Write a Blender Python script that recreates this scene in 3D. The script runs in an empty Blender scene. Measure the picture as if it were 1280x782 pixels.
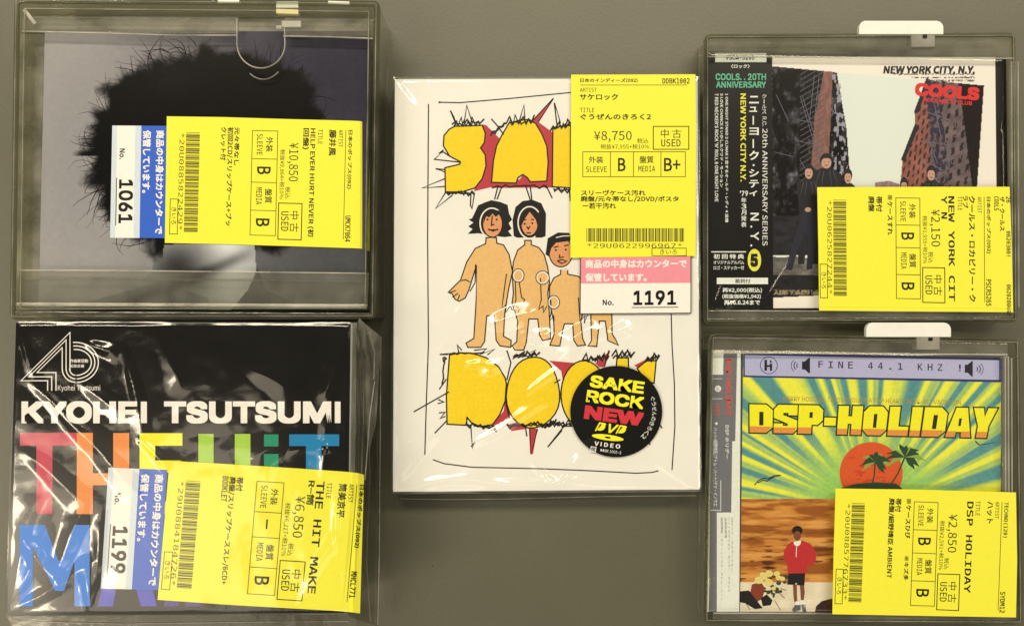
import bpy, bmesh, math, random, os
import numpy as np
from mathutils import Vector
from mathutils.geometry import tessellate_polygon

# ------------------------------------------------------------------ camera, light, exposure
D = 0.45                       # lens height above the table, metres
PPM = 2650.0                   # photograph pixels per metre on the table plane
sc = bpy.context.scene
cam = bpy.data.objects.new('camera', bpy.data.cameras.new('camera'))
sc.collection.objects.link(cam)
cam.location = (0, 0, D)
cam.data.sensor_fit = 'HORIZONTAL'
cam.data.angle = 2 * math.atan(640 / PPM / D)
cam.data.clip_start = 0.01
cam.data.clip_end = 50
sc.camera = cam
world = bpy.data.worlds.new('World'); sc.world = world
world.use_nodes = True
bg = world.node_tree.nodes['Background']
bg.inputs[0].default_value = (1.0, 0.88, 0.68, 1)
bg.inputs[1].default_value = 0.11

def lamp(name, loc, target, sx, sy, power, col):
    l = bpy.data.lights.new(name, 'AREA'); l.shape = 'RECTANGLE'
    l.size = sx; l.size_y = sy; l.energy = power; l.color = col
    o = bpy.data.objects.new(name, l); sc.collection.objects.link(o)
    o.location = loc
    o.rotation_euler = (Vector(target) - Vector(loc)).to_track_quat('-Z', 'Y').to_euler()
    return o
WARM = (1.0, 0.86, 0.64)
lamp('ceiling_lamp', (-0.75, 1.02, 1.8), (-0.75, 1.02, 0), 1.2, 0.26, 22.5, WARM)
lamp('ceiling_lamp', (0.75, 1.02, 1.8), (0.75, 1.02, 0), 1.2, 0.26, 22.5, WARM)
lamp('ceiling_lamp', (-1.55, -0.56, 1.8), (-1.55, -0.56, 0), 1.0, 0.28, 15, WARM)
lamp('ceiling_panel', (-1.45, -0.72, 1.82), (-1.45, -0.72, 0), 1.8, 0.9, 11, WARM)
lamp('ceiling_lamp', (1.5, -0.1, 1.8), (1.5, -0.1, 0), 0.16, 1.2, 5, WARM)
lamp('ceiling_panel', (0.1, -1.4, 1.82), (0.1, -1.4, 0), 1.9, 0.55, 5, WARM)
sc.view_settings.view_transform = 'Standard'
sc.view_settings.look = 'None'
sc.view_settings.exposure = 0.12
sc.view_settings.gamma = 1.0
sc.render.engine = 'CYCLES'
cy = sc.cycles
cy.max_bounces = 14; cy.transmission_bounces = 12; cy.transparent_max_bounces = 40
cy.glossy_bounces = 6; cy.diffuse_bounces = 3
cy.use_denoising = True
cy.sample_clamp_indirect = 6

random.seed(7); rng = np.random.RandomState(7)
FD = bpy.utils.system_resource('DATAFILES', path='fonts')
def font(n):
    try: return bpy.data.fonts.load(os.path.join(FD, n))
    except Exception: return None
F_SANS, F_CJK, F_MONO = font('Inter.woff2'), font('Noto Sans CJK Regular.woff2'), font('DejaVuSansMono.woff2')

# ------------------------------------------------------------------ colours and materials
ILL = np.array([1.0, 0.86, 0.655])
def lin(c):
    c = np.asarray(c, float) / 255
    return np.where(c <= 0.04045, c / 12.92, ((c + 0.055) / 1.055) ** 2.4)
def alb(c): return np.clip(lin(c) / ILL, 0.004, 0.88)     # ink colour as printed, the lamps' tint taken out

MATS = {}
def nn(nt, t, **kw):
    n = nt.nodes.new(t)
    for k, v in kw.items(): setattr(n, k, v)
    return n
def base_mat(name):
    m = bpy.data.materials.new(name); m.use_nodes = True
    return m, m.node_tree, m.node_tree.nodes['Principled BSDF'], m.node_tree.links
def ink(rgb, rough=0.5, name=None, var=0.05, scale=900, bump=0.0):
    key = ('ink', tuple(rgb), rough, var, bump)
    if key in MATS: return MATS[key]
    m, nt, b, L = base_mat(name or 'printed_ink')
    a = alb(rgb)
    no = nn(nt, 'ShaderNodeTexNoise'); no.inputs['Scale'].default_value = scale; no.inputs['Detail'].default_value = 3
    tc = nn(nt, 'ShaderNodeTexCoord'); L.new(tc.outputs['Object'], no.inputs['Vector'])
    mp = nn(nt, 'ShaderNodeMapRange'); mp.inputs['From Min'].default_value = .3; mp.inputs['From Max'].default_value = .7
    mp.inputs['To Min'].default_value = 1 - var; mp.inputs['To Max'].default_value = 1 + var
    L.new(no.outputs['Fac'], mp.inputs['Value'])
    mx = nn(nt, 'ShaderNodeVectorMath', operation='SCALE'); mx.inputs[0].default_value = a
    L.new(mp.outputs['Result'], mx.inputs['Scale']); L.new(mx.outputs['Vector'], b.inputs['Base Color'])
    b.inputs['Roughness'].default_value = rough; b.inputs['Specular IOR Level'].default_value = .28
    if bump:
        bp = nn(nt, 'ShaderNodeBump'); bp.inputs['Strength'].default_value = bump; bp.inputs['Distance'].default_value = .0003
        L.new(no.outputs['Fac'], bp.inputs['Height']); L.new(bp.outputs['Normal'], b.inputs['Normal'])
    MATS[key] = m
    return m
def raster_mat(name, rough=0.4):
    m, nt, b, L = base_mat(name)
    at = nn(nt, 'ShaderNodeAttribute'); at.attribute_name = 'print'
    L.new(at.outputs['Color'], b.inputs['Base Color']); b.inputs['Roughness'].default_value = rough; b.inputs['Specular IOR Level'].default_value = .28
    return m
def clear_mat(name, tint=(.93, .93, .88), rough=0.05, ior=1.5, haze=0.0, bump=0.0, bscale=120, dif=(.42, .42, .385)):
    m = bpy.data.materials.new(name); m.use_nodes = True; nt = m.node_tree; nt.nodes.clear(); L = nt.links
    out = nn(nt, 'ShaderNodeOutputMaterial'); tr = nn(nt, 'ShaderNodeBsdfTransparent'); tr.inputs[0].default_value = (*tint, 1)
    gl = nn(nt, 'ShaderNodeBsdfGlossy'); gl.inputs['Roughness'].default_value = rough; gl.inputs[0].default_value = (1, 1, 1, 1)
    # Schlick reflectance of a thin clear sheet, the same from either side
    f0 = ((ior - 1) / (ior + 1)) ** 2; geo = nn(nt, 'ShaderNodeNewGeometry')
    dt = nn(nt, 'ShaderNodeVectorMath', operation='DOT_PRODUCT'); L.new(geo.outputs['Normal'], dt.inputs[0]); L.new(geo.outputs['Incoming'], dt.inputs[1])
    ab = nn(nt, 'ShaderNodeMath', operation='ABSOLUTE'); L.new(dt.outputs['Value'], ab.inputs[0])
    om = nn(nt, 'ShaderNodeMath', operation='SUBTRACT', use_clamp=True); om.inputs[0].default_value = 1; L.new(ab.outputs[0], om.inputs[1])
    pw = nn(nt, 'ShaderNodeMath', operation='POWER'); L.new(om.outputs[0], pw.inputs[0]); pw.inputs[1].default_value = 5
    fr = nn(nt, 'ShaderNodeMath', operation='MULTIPLY_ADD'); L.new(pw.outputs[0], fr.inputs[0]); fr.inputs[1].default_value = 1 - f0; fr.inputs[2].default_value = f0
    mx = nn(nt, 'ShaderNodeMixShader'); L.new(fr.outputs[0], mx.inputs[0]); L.new(tr.outputs[0], mx.inputs[1]); L.new(gl.outputs[0], mx.inputs[2])
    last = mx
    if haze:                                   # scuffed, slightly milky plastic
        df = nn(nt, 'ShaderNodeBsdfDiffuse'); df.inputs[0].default_value = (*dif, 1)
        no = nn(nt, 'ShaderNodeTexNoise'); no.inputs['Scale'].default_value = 60; no.inputs['Detail'].default_value = 6
        tc = nn(nt, 'ShaderNodeTexCoord'); L.new(tc.outputs['Object'], no.inputs['Vector'])
        mp = nn(nt, 'ShaderNodeMapRange'); mp.inputs['From Min'].default_value = .35; mp.inputs['From Max'].default_value = .75
        mp.inputs['To Min'].default_value = haze * .4; mp.inputs['To Max'].default_value = haze * 1.6
        L.new(no.outputs['Fac'], mp.inputs['Value'])
        m2 = nn(nt, 'ShaderNodeMixShader'); L.new(mp.outputs[0], m2.inputs[0]); L.new(mx.outputs[0], m2.inputs[1]); L.new(df.outputs[0], m2.inputs[2])
        last = m2
    if bump:
        no = nn(nt, 'ShaderNodeTexNoise'); no.inputs['Scale'].default_value = bscale; no.inputs['Detail'].default_value = 4
        tc = nn(nt, 'ShaderNodeTexCoord'); L.new(tc.outputs['Object'], no.inputs['Vector'])
        bp = nn(nt, 'ShaderNodeBump'); bp.inputs['Strength'].default_value = bump; bp.inputs['Distance'].default_value = .001
        L.new(no.outputs['Fac'], bp.inputs['Height']); L.new(bp.outputs['Normal'], gl.inputs['Normal'])
    L.new(last.outputs[0], out.inputs[0])
    return m
M_SHEET = clear_mat('clear_plastic', (.95, .955, .92), .04, haze=.02)
M_LEDGE = clear_mat('clear_plastic_ledge', (.88, .885, .85), .12, haze=.14, bump=.25)
M_WALL = clear_mat('clear_plastic_wall', (.92, .92, .86), .05, haze=.05, bump=.4)
M_RIM = clear_mat('shaded_plastic_rim', (.72, .73, .63), .10, haze=.06)  # dark tint holds the plastic edge and its contact shadow together
M_TRAY = clear_mat('frosted_tray', (.55, .56, .47), .25, haze=.62, bump=.3)
M_EDGE = clear_mat('clear_plastic_edge', (.9, .9, .86), .10, haze=.5, dif=(.75, .75, .70))  # milky plastic; its paleness also stands in for light caught along edges
M_HIGHLIGHT = clear_mat('edge_highlight_plastic', (.85, .85, .8), .08, haze=.34, dif=(.6, .6, .54))
M_FILM = clear_mat('cellophane', (.995, .995, .99), .11, ior=1.62, haze=.004, bump=.035, bscale=260)
M_TAB = ink((236, 232, 214), .35, 'white_plastic', .03, 200)
M_BLACKP = ink((16, 15, 12), .25, 'black_plastic', .1, 300)

# ------------------------------------------------------------------ geometry helpers
def P(x, y, z=0.0):            # a point of the picture, set down at its own height above the table
    s = (D - z) / D / PPM
    return ((x - 640) * s, (391 - y) * s, z)
def link(name, me, mat, parent, smooth=False):
    o = bpy.data.objects.new(name, me); sc.collection.objects.link(o)
    if mat: me.materials.append(mat)
    if smooth:
        me.polygons.foreach_set('use_smooth', [True] * len(me.polygons))
    if parent:
        root = parent
        while root.parent: root = root.parent
        me.transform(__import__('mathutils').Matrix.Translation(-root.location))
        o.parent = parent
    return o
def root(name, label, cat, x, y, group=None):
    o = bpy.data.objects.new(name, None); sc.collection.objects.link(o)
    o.location = P(x, y, 0); o.empty_display_size = .02
    o['label'] = label; o['category'] = cat
    if group: o['group'] = group
    return o
class Buf:
    def __init__(s): s.v = []; s.f = []; s.n = 0
    def raw(s, vs, fs):
        k = len(s.v); s.v += vs; s.f += [tuple(i + k for i in f) for f in fs]
    def lift(s, z):
        s.n += 1; e = (s.n % 40) * .5e-6
        return (lambda x, y: z(x, y) + e) if callable(z) else (lambda x, y: z + e)
    def poly(s, pts, z):
        zz = s.lift(z)
        t = tessellate_polygon([[Vector((p[0], p[1], 0)) for p in pts]])
        vs = [P(p[0], p[1], zz(*p)) for p in pts]
        a = 0
        fs = []
        for q in t:
            (x0, y0), (x1, y1), (x2, y2) = [pts[i][:2] for i in q]
            c = (x1 - x0) * (y2 - y0) - (x2 - x0) * (y1 - y0)
            fs.append(q if c < 0 else q[::-1])
        s.raw(vs, fs)
    def rect(s, x0, y0, x1, y1, z, mp=None):
        pts = [(x0, y0), (x1, y0), (x1, y1), (x0, y1)]
        s.poly([mp(*p) for p in pts] if mp else pts, z)
    def stroke(s, pts, w, z, mp=None, closed=False, taper=False):
        w *= getattr(s, 'k', 1)
        if mp: pts = [mp(*p) for p in pts]
        q = [np.array(p, float) for p in pts]
        q = [q[0]] + [b for a, b in zip(q, q[1:]) if np.linalg.norm(b - a) > 1e-3]
        if len(q) < 2: return
        if closed: q = q + [q[0]]
        zz = s.lift(z); L, R = [], []; n = len(q)
        for i, p in enumerate(q):
            a = q[i] - q[i - 1] if i else (q[0] - q[-2] if closed else q[1] - q[0])
            b = q[i + 1] - q[i] if i < n - 1 else (q[1] - q[0] if closed else q[-1] - q[-2])
            a = a / (np.linalg.norm(a) + 1e-9); b = b / (np.linalg.norm(b) + 1e-9)
            t = a + b
            if np.linalg.norm(t) < .3: t = a
            t = t / np.linalg.norm(t); nrm = np.array([-t[1], t[0]])
            k = 1 / max(.5, abs(np.dot(t, a)))
            ww = w / 2 * k * ((1 - .75 * i / (n - 1)) if taper else 1)
            L.append(p + nrm * ww); R.append(p - nrm * ww)
        vs = [P(*p, zz(*p)) for p in L] + [P(*p, zz(*p)) for p in R]
        s.raw(vs, [(i, i + n, i + n + 1, i + 1)[::-1] for i in range(n - 1)])
    def frame(s, x0, y0, x1, y1, w, z, mp=None):
        s.stroke([(x0, y0), (x1, y0), (x1, y1), (x0, y1)], w, z, mp, closed=True)
    def ell(s, cx, cy_, rx, ry, z, mp=None, n=28, rot=0):
        pts = []
        for i in range(n):
            a = 2 * math.pi * i / n
            X, Y = rx * math.cos(a), ry * math.sin(a)
            pts.append((cx + X * math.cos(rot) - Y * math.sin(rot), cy_ + X * math.sin(rot) + Y * math.cos(rot)))
        s.poly([mp(*p) for p in pts] if mp else pts, z)
    def ring(s, cx, cy_, rx, ry, w, z, mp=None, a0=0, a1=360, n=30):
        pts = [(cx + rx * math.cos(math.radians(a0 + (a1 - a0) * i / n)), cy_ + ry * math.sin(math.radians(a0 + (a1 - a0) * i / n))) for i in range(n + 1)]
        s.stroke(pts, w, z, mp)
    def text(s, body, x0, y0, x1, y1, z, mp=None, f=None, bold=0, shear=0, res=2):
        c = bpy.data.curves.new('t', 'FONT'); c.body = body; c.resolution_u = res; c.fill_mode = 'FRONT'
        if f: c.font = f
        bold = min(bold, .04)
        if bold < 0: c.offset = bold
        if f is F_CJK and bold > 0: bold *= .6
        c.shear = shear
        o = bpy.data.objects.new('t', c); me = bpy.data.meshes.new_from_object(o)
        n = len(me.vertices)
        if n:
            co = np.zeros(n * 3); me.vertices.foreach_get('co', co); co = co.reshape(-1, 3)
            mn, mxx = co.min(0), co.max(0); d = np.maximum(mxx - mn, 1e-6)
            dd = bold if bold > 0 else 0; ax, ay = (x1 - x0) / d[0], (y1 - y0) / d[1]
            x0 += dd * ax; x1 -= dd * ax; y0 += dd * ay; y1 -= dd * ay
            U = x0 + (co[:, 0] - mn[0]) / d[0] * (x1 - x0); V = y1 - (co[:, 1] - mn[1]) / d[1] * (y1 - y0)
            fs = [tuple(p.vertices) for p in me.polygons]
            for dx, dy in (((0, 0),) if bold <= 0 else ((-1, -1), (1, -1), (1, 1), (-1, 1)) if bold < .03 else ((-1, -1), (1, -1), (1, 1), (-1, 1), (0, 0), (0, 1), (0, -1), (1, 0), (-1, 0))):
                zz = s.lift(z); vs = []
                for a, b in zip(U, V):
                    a += dx * dd * ax; b += dy * dd * ay
                    q = mp(a, b) if mp else (a, b)
                    vs.append(P(*q, zz(*q)))
                s.raw(vs, fs)
        bpy.data.meshes.remove(me); bpy.data.objects.remove(o); bpy.data.curves.remove(c)
    def build(s, name, mat, parent, smooth=False):
        if not s.f: return None
        me = bpy.data.meshes.new(name); me.from_pydata(s.v, [], s.f)
        return link(name, me, mat, parent, smooth)

def zf(ox, oy, k, ox2=0, oy2=0): return lambda x, y: (ox + x / k, oy + y / k)   # reading frame of an enlarged detail
def quadmap(TL, TR, BR, BL):
    TL, TR, BR, BL = [np.array(p, float) for p in (TL, TR, BR, BL)]
    def f(u, v):
        p = TL * (1 - u) * (1 - v) + TR * u * (1 - v) + BR * u * v + BL * (1 - u) * v
        return (p[0], p[1])
    return f
def cw(x0, y0, x1, y1):        # text turned a quarter clockwise in the box x0..x1, y0..y1
    return lambda u, v: (x1 - v, y0 + u)
def cwtext(b, body, x0, y0, x1, y1, z, **k): b.text(body, 0, 0, y1 - y0, x1 - x0, z, cw(x0, y0, x1, y1), **k)

def solid(name, quad, zt, zb, mat, parent, bev=.0006):      # an upright block under a four-cornered outline
    bm = bmesh.new()
    top = [bm.verts.new(P(x, y, zt)) for x, y in quad]
    bot = [bm.verts.new((v.co.x, v.co.y, zb)) for v in top]
    bm.faces.new(top[::-1]); bm.faces.new(bot)
    n = len(quad)
    for i in range(n): bm.faces.new((top[i], top[(i + 1) % n], bot[(i + 1) % n], bot[i]))
    bmesh.ops.recalc_face_normals(bm, faces=bm.faces)
    if bev: bmesh.ops.bevel(bm, geom=bm.edges[:], offset=bev, segments=2, affect='EDGES', profile=.6)
    me = bpy.data.meshes.new(name); bm.to_mesh(me); bm.free()
    return link(name, me, mat, parent)

def inset(poly, d):
    n = len(poly); out = []
    for i in range(n):
        a, b, c = poly[i - 1], poly[i], poly[(i + 1) % n]
        e1 = (b - a) / np.linalg.norm(b - a); e2 = (c - b) / np.linalg.norm(c - b)
        n1 = np.array([e1[1], -e1[0]]); n2 = np.array([e2[1], -e2[0]])       # inward for clockwise outline
        k = d / (1 + np.dot(n1, n2))
        out.append(b + (n1 + n2) * k)
    return out
def rounded(poly, r, seg=6):
    out = []; n = len(poly)
    for i in range(n):
        a, b, c = poly[i - 1], poly[i], poly[(i + 1) % n]
        e1 = (a - b) / np.linalg.norm(a - b); e2 = (c - b) / np.linalg.norm(c - b)
        p0, p2 = b + e1 * r, b + e2 * r
        for k in range(seg + 1):
            t = k / seg; out.append(p0 * (1 - t) ** 2 + b * 2 * t * (1 - t) + p2 * t * t)
    return out
def sweep_ring(name, quad, zt, prof, r, mat, parent, closed=True):   # a moulded rim: profile of (inset, z) run round the outline
    base = [np.array(P(x, y, zt)[:2]) for x, y in quad]
    loops = [[(p[0], p[1], z) for p in rounded(inset(base, d), max(r - d, .0004))] for d, z in prof]
    m = len(loops[0]); vs = [p for l in loops for p in l]; fs = []
    K = len(loops)
    for k in range(K if closed else K - 1):
        for i in range(m):
            j = (i + 1) % m; k2 = (k + 1) % K
            fs.append((k * m + i, k * m + j, k2 * m + j, k2 * m + i))
    me = bpy.data.meshes.new(name); me.from_pydata(vs, [], fs)
    bm = bmesh.new(); bm.from_mesh(me); bmesh.ops.recalc_face_normals(bm, faces=bm.faces); bm.to_mesh(me); bm.free()
    return link(name, me, mat, parent)

def vnoise(X, Y, s, seed=0):
    r = np.random.RandomState(seed); G = r.rand(256, 256)
    x, y = np.asarray(X) / s, np.asarray(Y) / s
    xi, yi = np.floor(x).astype(int), np.floor(y).astype(int); fx, fy = x - xi, y - yi
    fx = fx * fx * (3 - 2 * fx); fy = fy * fy * (3 - 2 * fy)
    g = lambda a, b: G[a % 256, b % 256]
    return (g(xi, yi) * (1 - fx) + g(xi + 1, yi) * fx) * (1 - fy) + (g(xi, yi + 1) * (1 - fx) + g(xi + 1, yi + 1) * fx) * fy
def fbm(X, Y, s, seed=0, o=4):
    t = 0; a = .5
    for k in range(o): t = t + a * vnoise(X, Y, s / 2 ** k, seed + k); a *= .5
    return t / (1 - .5 ** o)
def grid(quad, nx, ny):
    u, v = np.meshgrid(np.linspace(0, 1, nx), np.linspace(0, 1, ny))
    q = [np.array(p, float) for p in quad]
    w = [(1 - u) * (1 - v), u * (1 - v), u * v, (1 - u) * v]
    X = sum(w[i] * q[i][0] for i in range(4)); Y = sum(w[i] * q[i][1] for i in range(4))
    return X, Y
def gridmesh(name, X, Y, Z, extra=None):
    ny, nx = X.shape
    s = (D - Z) / D / PPM
    co = np.stack([(X - 640) * s, (391 - Y) * s, Z], -1).reshape(-1, 3)
    i = np.arange(nx * ny).reshape(ny, nx)
    f = np.stack([i[1:, :-1], i[1:, 1:], i[:-1, 1:], i[:-1, :-1]], -1).reshape(-1, 4)
    me = bpy.data.meshes.new(name)
    me.vertices.add(len(co)); me.vertices.foreach_set('co', co.ravel())
    me.loops.add(f.size); me.loops.foreach_set('vertex_index', f.ravel().astype(np.int32))
    me.polygons.add(len(f)); me.polygons.foreach_set('loop_start', np.arange(0, f.size, 4, dtype=np.int32))
    me.update(calc_edges=True); me.validate()
    return me
def painted(name, quad, z, step, func, parent, rough=.35):
    q = np.array(quad, float)
    nx = int(np.linalg.norm(q[1] - q[0]) / step) + 1; ny = int(np.linalg.norm(q[3] - q[0]) / step) + 1
    X, Y = grid(quad, nx, ny)
    C = alb(np.clip(func(X, Y), 0, 255))
    me = gridmesh(name, X, Y, np.full_like(X, z))
    at = me.color_attributes.new('print', 'FLOAT_COLOR', 'POINT')
    at.data.foreach_set('color', np.concatenate([C, np.ones(C.shape[:2] + (1,))], -1).astype(np.float32).ravel())
    return link(name, me, raster_mat(name + '_ink', min(rough, .2)), parent)
def inpoly(X, Y, pts):
    m = np.zeros(X.shape, bool); n = len(pts)
    for i in range(n):
        (x0, y0), (x1, y1) = pts[i], pts[(i + 1) % n]
        c = ((y0 > Y) != (y1 > Y)) & (X < (x1 - x0) * (Y - y0) / ((y1 - y0) + 1e-9) + x0)
        m ^= c
    return m
def ss(a, b, x):
    t = np.clip((x - a) / (b - a), 0, 1); return t * t * (3 - 2 * t)
def mixc(A, B, t): return A * (1 - t[..., None]) + np.asarray(B, float) * t[..., None]

def film(name, quad, z, creases, parent, amp=.00018, wave=70, seed=1, skirt=None, res=2.0, mat=None):
    """wrapping film: a wavy sheet over the pack with folds running from its corners, its sides hanging down"""
    q = np.array(quad, float)
    nx = int(np.linalg.norm(q[1] - q[0]) / res); ny = int(np.linalg.norm(q[3] - q[0]) / res)
    X, Y = grid(quad, nx, ny)
    H = amp * 2 * (fbm(X, Y, wave, seed, 3) - .5) + amp * .5 * (np.abs(fbm(X + Y * .4, Y - X * .3, wave * .5, seed + 9, 3) - .5) * 2)
    for (x0, y0, x1, y1, w, h) in creases:
        d = np.array([x1 - x0, y1 - y0], float); l = np.linalg.norm(d); d /= l
        t = (X - x0) * d[0] + (Y - y0) * d[1]; s_ = (X - x0) * -d[1] + (Y - y0) * d[0]
        s_ = s_ + 1.6 * np.sin(t * .05 + x0)
        ww = w * (.5 + .9 * np.clip(t / l, 0, 1))
        env = ss(-3, max(6, .35 * l), t) * (1 - ss(l * .55, l, t))
        H += h * .001 * env * np.maximum(0, 1 - np.abs(s_) / ww)
    e = np.minimum.reduce([np.arange(nx)[None, :] + 0 * Y, (nx - 1 - np.arange(nx))[None, :] + 0 * Y, np.arange(ny)[:, None] + 0 * X, (ny - 1 - np.arange(ny))[:, None] + 0 * X])
    H = H * ss(-1, 5, e.astype(float))
    Z = z + H - .0005 * (1 - ss(0, 3, e.astype(float)))
    me = gridmesh(name, X, Y, Z)
    o = link(name, me, mat or M_FILM, parent, smooth=True)
    if skirt is not None:
        b = Buf(); per = []
        idx = [(0, i) for i in range(0, nx, 4)] + [(j, nx - 1) for j in range(0, ny, 4)] + [(ny - 1, i) for i in range(nx - 1, 0, -4)] + [(j, 0) for j in range(ny - 1, 0, -4)]
        rows = []
        for k in range(6):
            t = k / 5; row = []
            for (j, i) in idx:
                p = P(X[j, i], Y[j, i], z - .0005); zz = (z - .0005) * (1 - t) + skirt * t
                c = P(X.mean(), Y.mean(), z); dx, dy = p[0] - c[0], p[1] - c[1]; rr = math.hypot(dx, dy)
                off = .0009 * t * (vnoise(p[0] * 1e3 + k, p[1] * 1e3, 9, seed + 3) - .1) * 2
                row.append((p[0] + dx / rr * off, p[1] + dy / rr * off, zz))
            rows.append(row)
        m = len(idx)
        b.raw([p for r_ in rows for p in r_], [(k * m + i, k * m + (i + 1) % m, (k + 1) * m + (i + 1) % m, (k + 1) * m + i) for k in range(5) for i in range(m)])
        b.build('wrap_side', mat or M_FILM, parent, True)
    return o

def sheet2(name, up, lo, z, th, mat, parent):   # a sticker laid over a bend: strips between its two long edges
    zt = z if callable(z) else (lambda x, y: z)
    b = Buf(); n = len(up); top = [P(p[0], p[1], zt(*p)) for p in up] + [P(p[0], p[1], zt(*p)) for p in lo]
    bot = [(a[0], a[1], a[2] - th) for a in top]; m = 2 * n
    fs = [(n + i, n + i + 1, i + 1, i) for i in range(n - 1)]
    fs += [(i, i + 1, m + i + 1, m + i) for i in range(n - 1)] + [(n + i, m + n + i, m + n + i + 1, n + i + 1) for i in range(n - 1)]
    fs += [(0, m, m + n, n), (n - 1, m - 1, 2 * m - 1, m + n - 1)]
    b.raw(top + bot, fs)
    return b.build(name, mat, parent)
def sheet(name, pts, z, th, mat, parent):       # a paper sticker with its own thickness
    zt = z if callable(z) else (lambda x, y: z)
    b = Buf()
    n = len(pts)
    t = tessellate_polygon([[Vector((p[0], p[1], 0)) for p in pts]])
    top = [P(p[0], p[1], zt(*p)) for p in pts]
    bot = [(a[0], a[1], a[2] - th) for a in top]
    fs = []
    for q in t:
        (x0, y0), (x1, y1), (x2, y2) = [pts[i][:2] for i in q]
        c = (x1 - x0) * (y2 - y0) - (x2 - x0) * (y1 - y0)
        fs.append(tuple(q) if c < 0 else tuple(q[::-1]))
    b.raw(top + bot, fs + [(i, (i + 1) % n, n + (i + 1) % n, n + i) for i in range(n)])
    return b.build(name, mat, parent)

# ------------------------------------------------------------------ price stickers
C39 = {'0': '000110100', '1': '100100001', '2': '001100001', '3': '101100000', '4': '000110001', '5': '100110000', '6': '001110000',
       '7': '000100101', '8': '100100100', '9': '001100100', 'U': '110000001', '*': '010010100'}
YEL = ink((255, 236, 58), .34, 'yellow_paper', .015, 500)
TXT = ink((34, 32, 14), .5, 'thermal_print', .1)
BAR = ink((60, 56, 22), .5, 'thermal_bars', .1)
def bars(b, code, u0, v0, u1, v1, z, mp):
    seq = []
    for ch in code:
        for i, c in enumerate(C39[ch]): seq.append((i % 2 == 0, 2.6 if c == '1' else 1))
        seq.append((False, 1))
    tot = sum(w for _, w in seq); x = u0
    for on, w in seq:
        d = w / tot * (u1 - u0)
        if on: b.rect(x, v0, x + d, v1, z, mp)
        x += d
def price_label(parent, outline, z, mp, lines, grades, price, tax, code, extra=(), num=None):
    """lines: (text, u0, v0, u1, v1, font) in the sticker's own reading frame"""
    s = sheet2('price_label', outline[0], outline[1], z, .00012, YEL, parent) if len(outline) == 2 else sheet('price_label', outline, z, .00012, YEL, parent)
    zp = (lambda x, y: z(x, y) + .00003) if callable(z) else z + .00003
    b = Buf()
    for t in lines: b.text(t[0], *t[1:5], zp, mp, f=t[5] if len(t) > 5 else F_CJK, bold=t[6] if len(t) > 6 else .013)
    b.stroke([(11, 13), (145, 13)], .7, zp, mp)
    b.text('ARTIST', 11, 16.5, 32, 21.5, zp, mp, f=F_MONO)
    b.text('TITLE', 11, 41.5, 29, 47, zp, mp, f=F_MONO)
    b.text(price, 28.5, 70.3, 75.7, 84.5, zp, mp, f=F_CJK)
    b.text('税込', 82.4, 79.4, 96.6, 85.8, zp, mp, f=F_CJK)
    b.text(tax, 36.7, 86.8, 97.5, 93.6, zp, mp, f=F_CJK)
    b.frame(102.6, 64.6, 147, 93.2, 1.1, zp, mp)
    b.text('中 古', 112, 68, 137.6, 79.2, zp, mp, f=F_CJK)
    b.text('USED', 112.6, 80.6, 136.7, 89.8, zp, mp, f=F_MONO, bold=.003)
    b.frame(14.5, 96.3, 142.7, 127.4, .8, zp, mp)
    for u in (49, 77.8, 112.2): b.stroke([(u, 96.3), (u, 127.4)], .8, zp, mp)
    b.text('外装', 22, 102, 40, 110.4, zp, mp, f=F_CJK, bold=.006); b.text('SLEEVE', 18.7, 114.6, 44.4, 121.6, zp, mp, f=F_MONO, bold=.002)
    b.text('盤質', 85.4, 101.6, 103, 110.4, zp, mp, f=F_CJK, bold=.006); b.text('MEDIA', 84, 114, 105, 121, zp, mp, f=F_MONO, bold=.002)
    g0, g1 = grades
    if g0 == 'B': b.text('B', 58.5, 104, 68, 120.6, zp, mp, f=F_CJK, bold=.01)
    else: b.stroke([(57, 112), (68, 112)], 2, zp, mp)
    if g1 == 'B': b.text('B', 122, 104, 132, 120.6, zp, mp, f=F_CJK, bold=.01)
    else: b.text(g1, 116, 104, 136.5, 120.6, zp, mp, f=F_CJK, bold=.01)
    b.text(code, 20, 210.6, 138.7, 216.4, zp, mp, f=F_MONO, bold=-.004)
    b.frame(101, 216.6, 143.8, 226.0, .8, zp, mp); b.text('きいろ', 111, 218.2, 132, 224.2, zp, mp, f=F_CJK)
    b.build('label_print', TXT, s)
    k = Buf(); bars(k, code, 18.7, 191.7, 141.5, 208.6, zp, mp); k.build('barcode', BAR, s)
    return s
def affine(TR, U, V): return lambda u, v: (TR[0] + (u - 14.5) * U[0] + (v - 96.3) * V[0], TR[1] + (u - 14.5) * U[1] + (v - 96.3) * V[1])
def letterspace(t): return t

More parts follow.
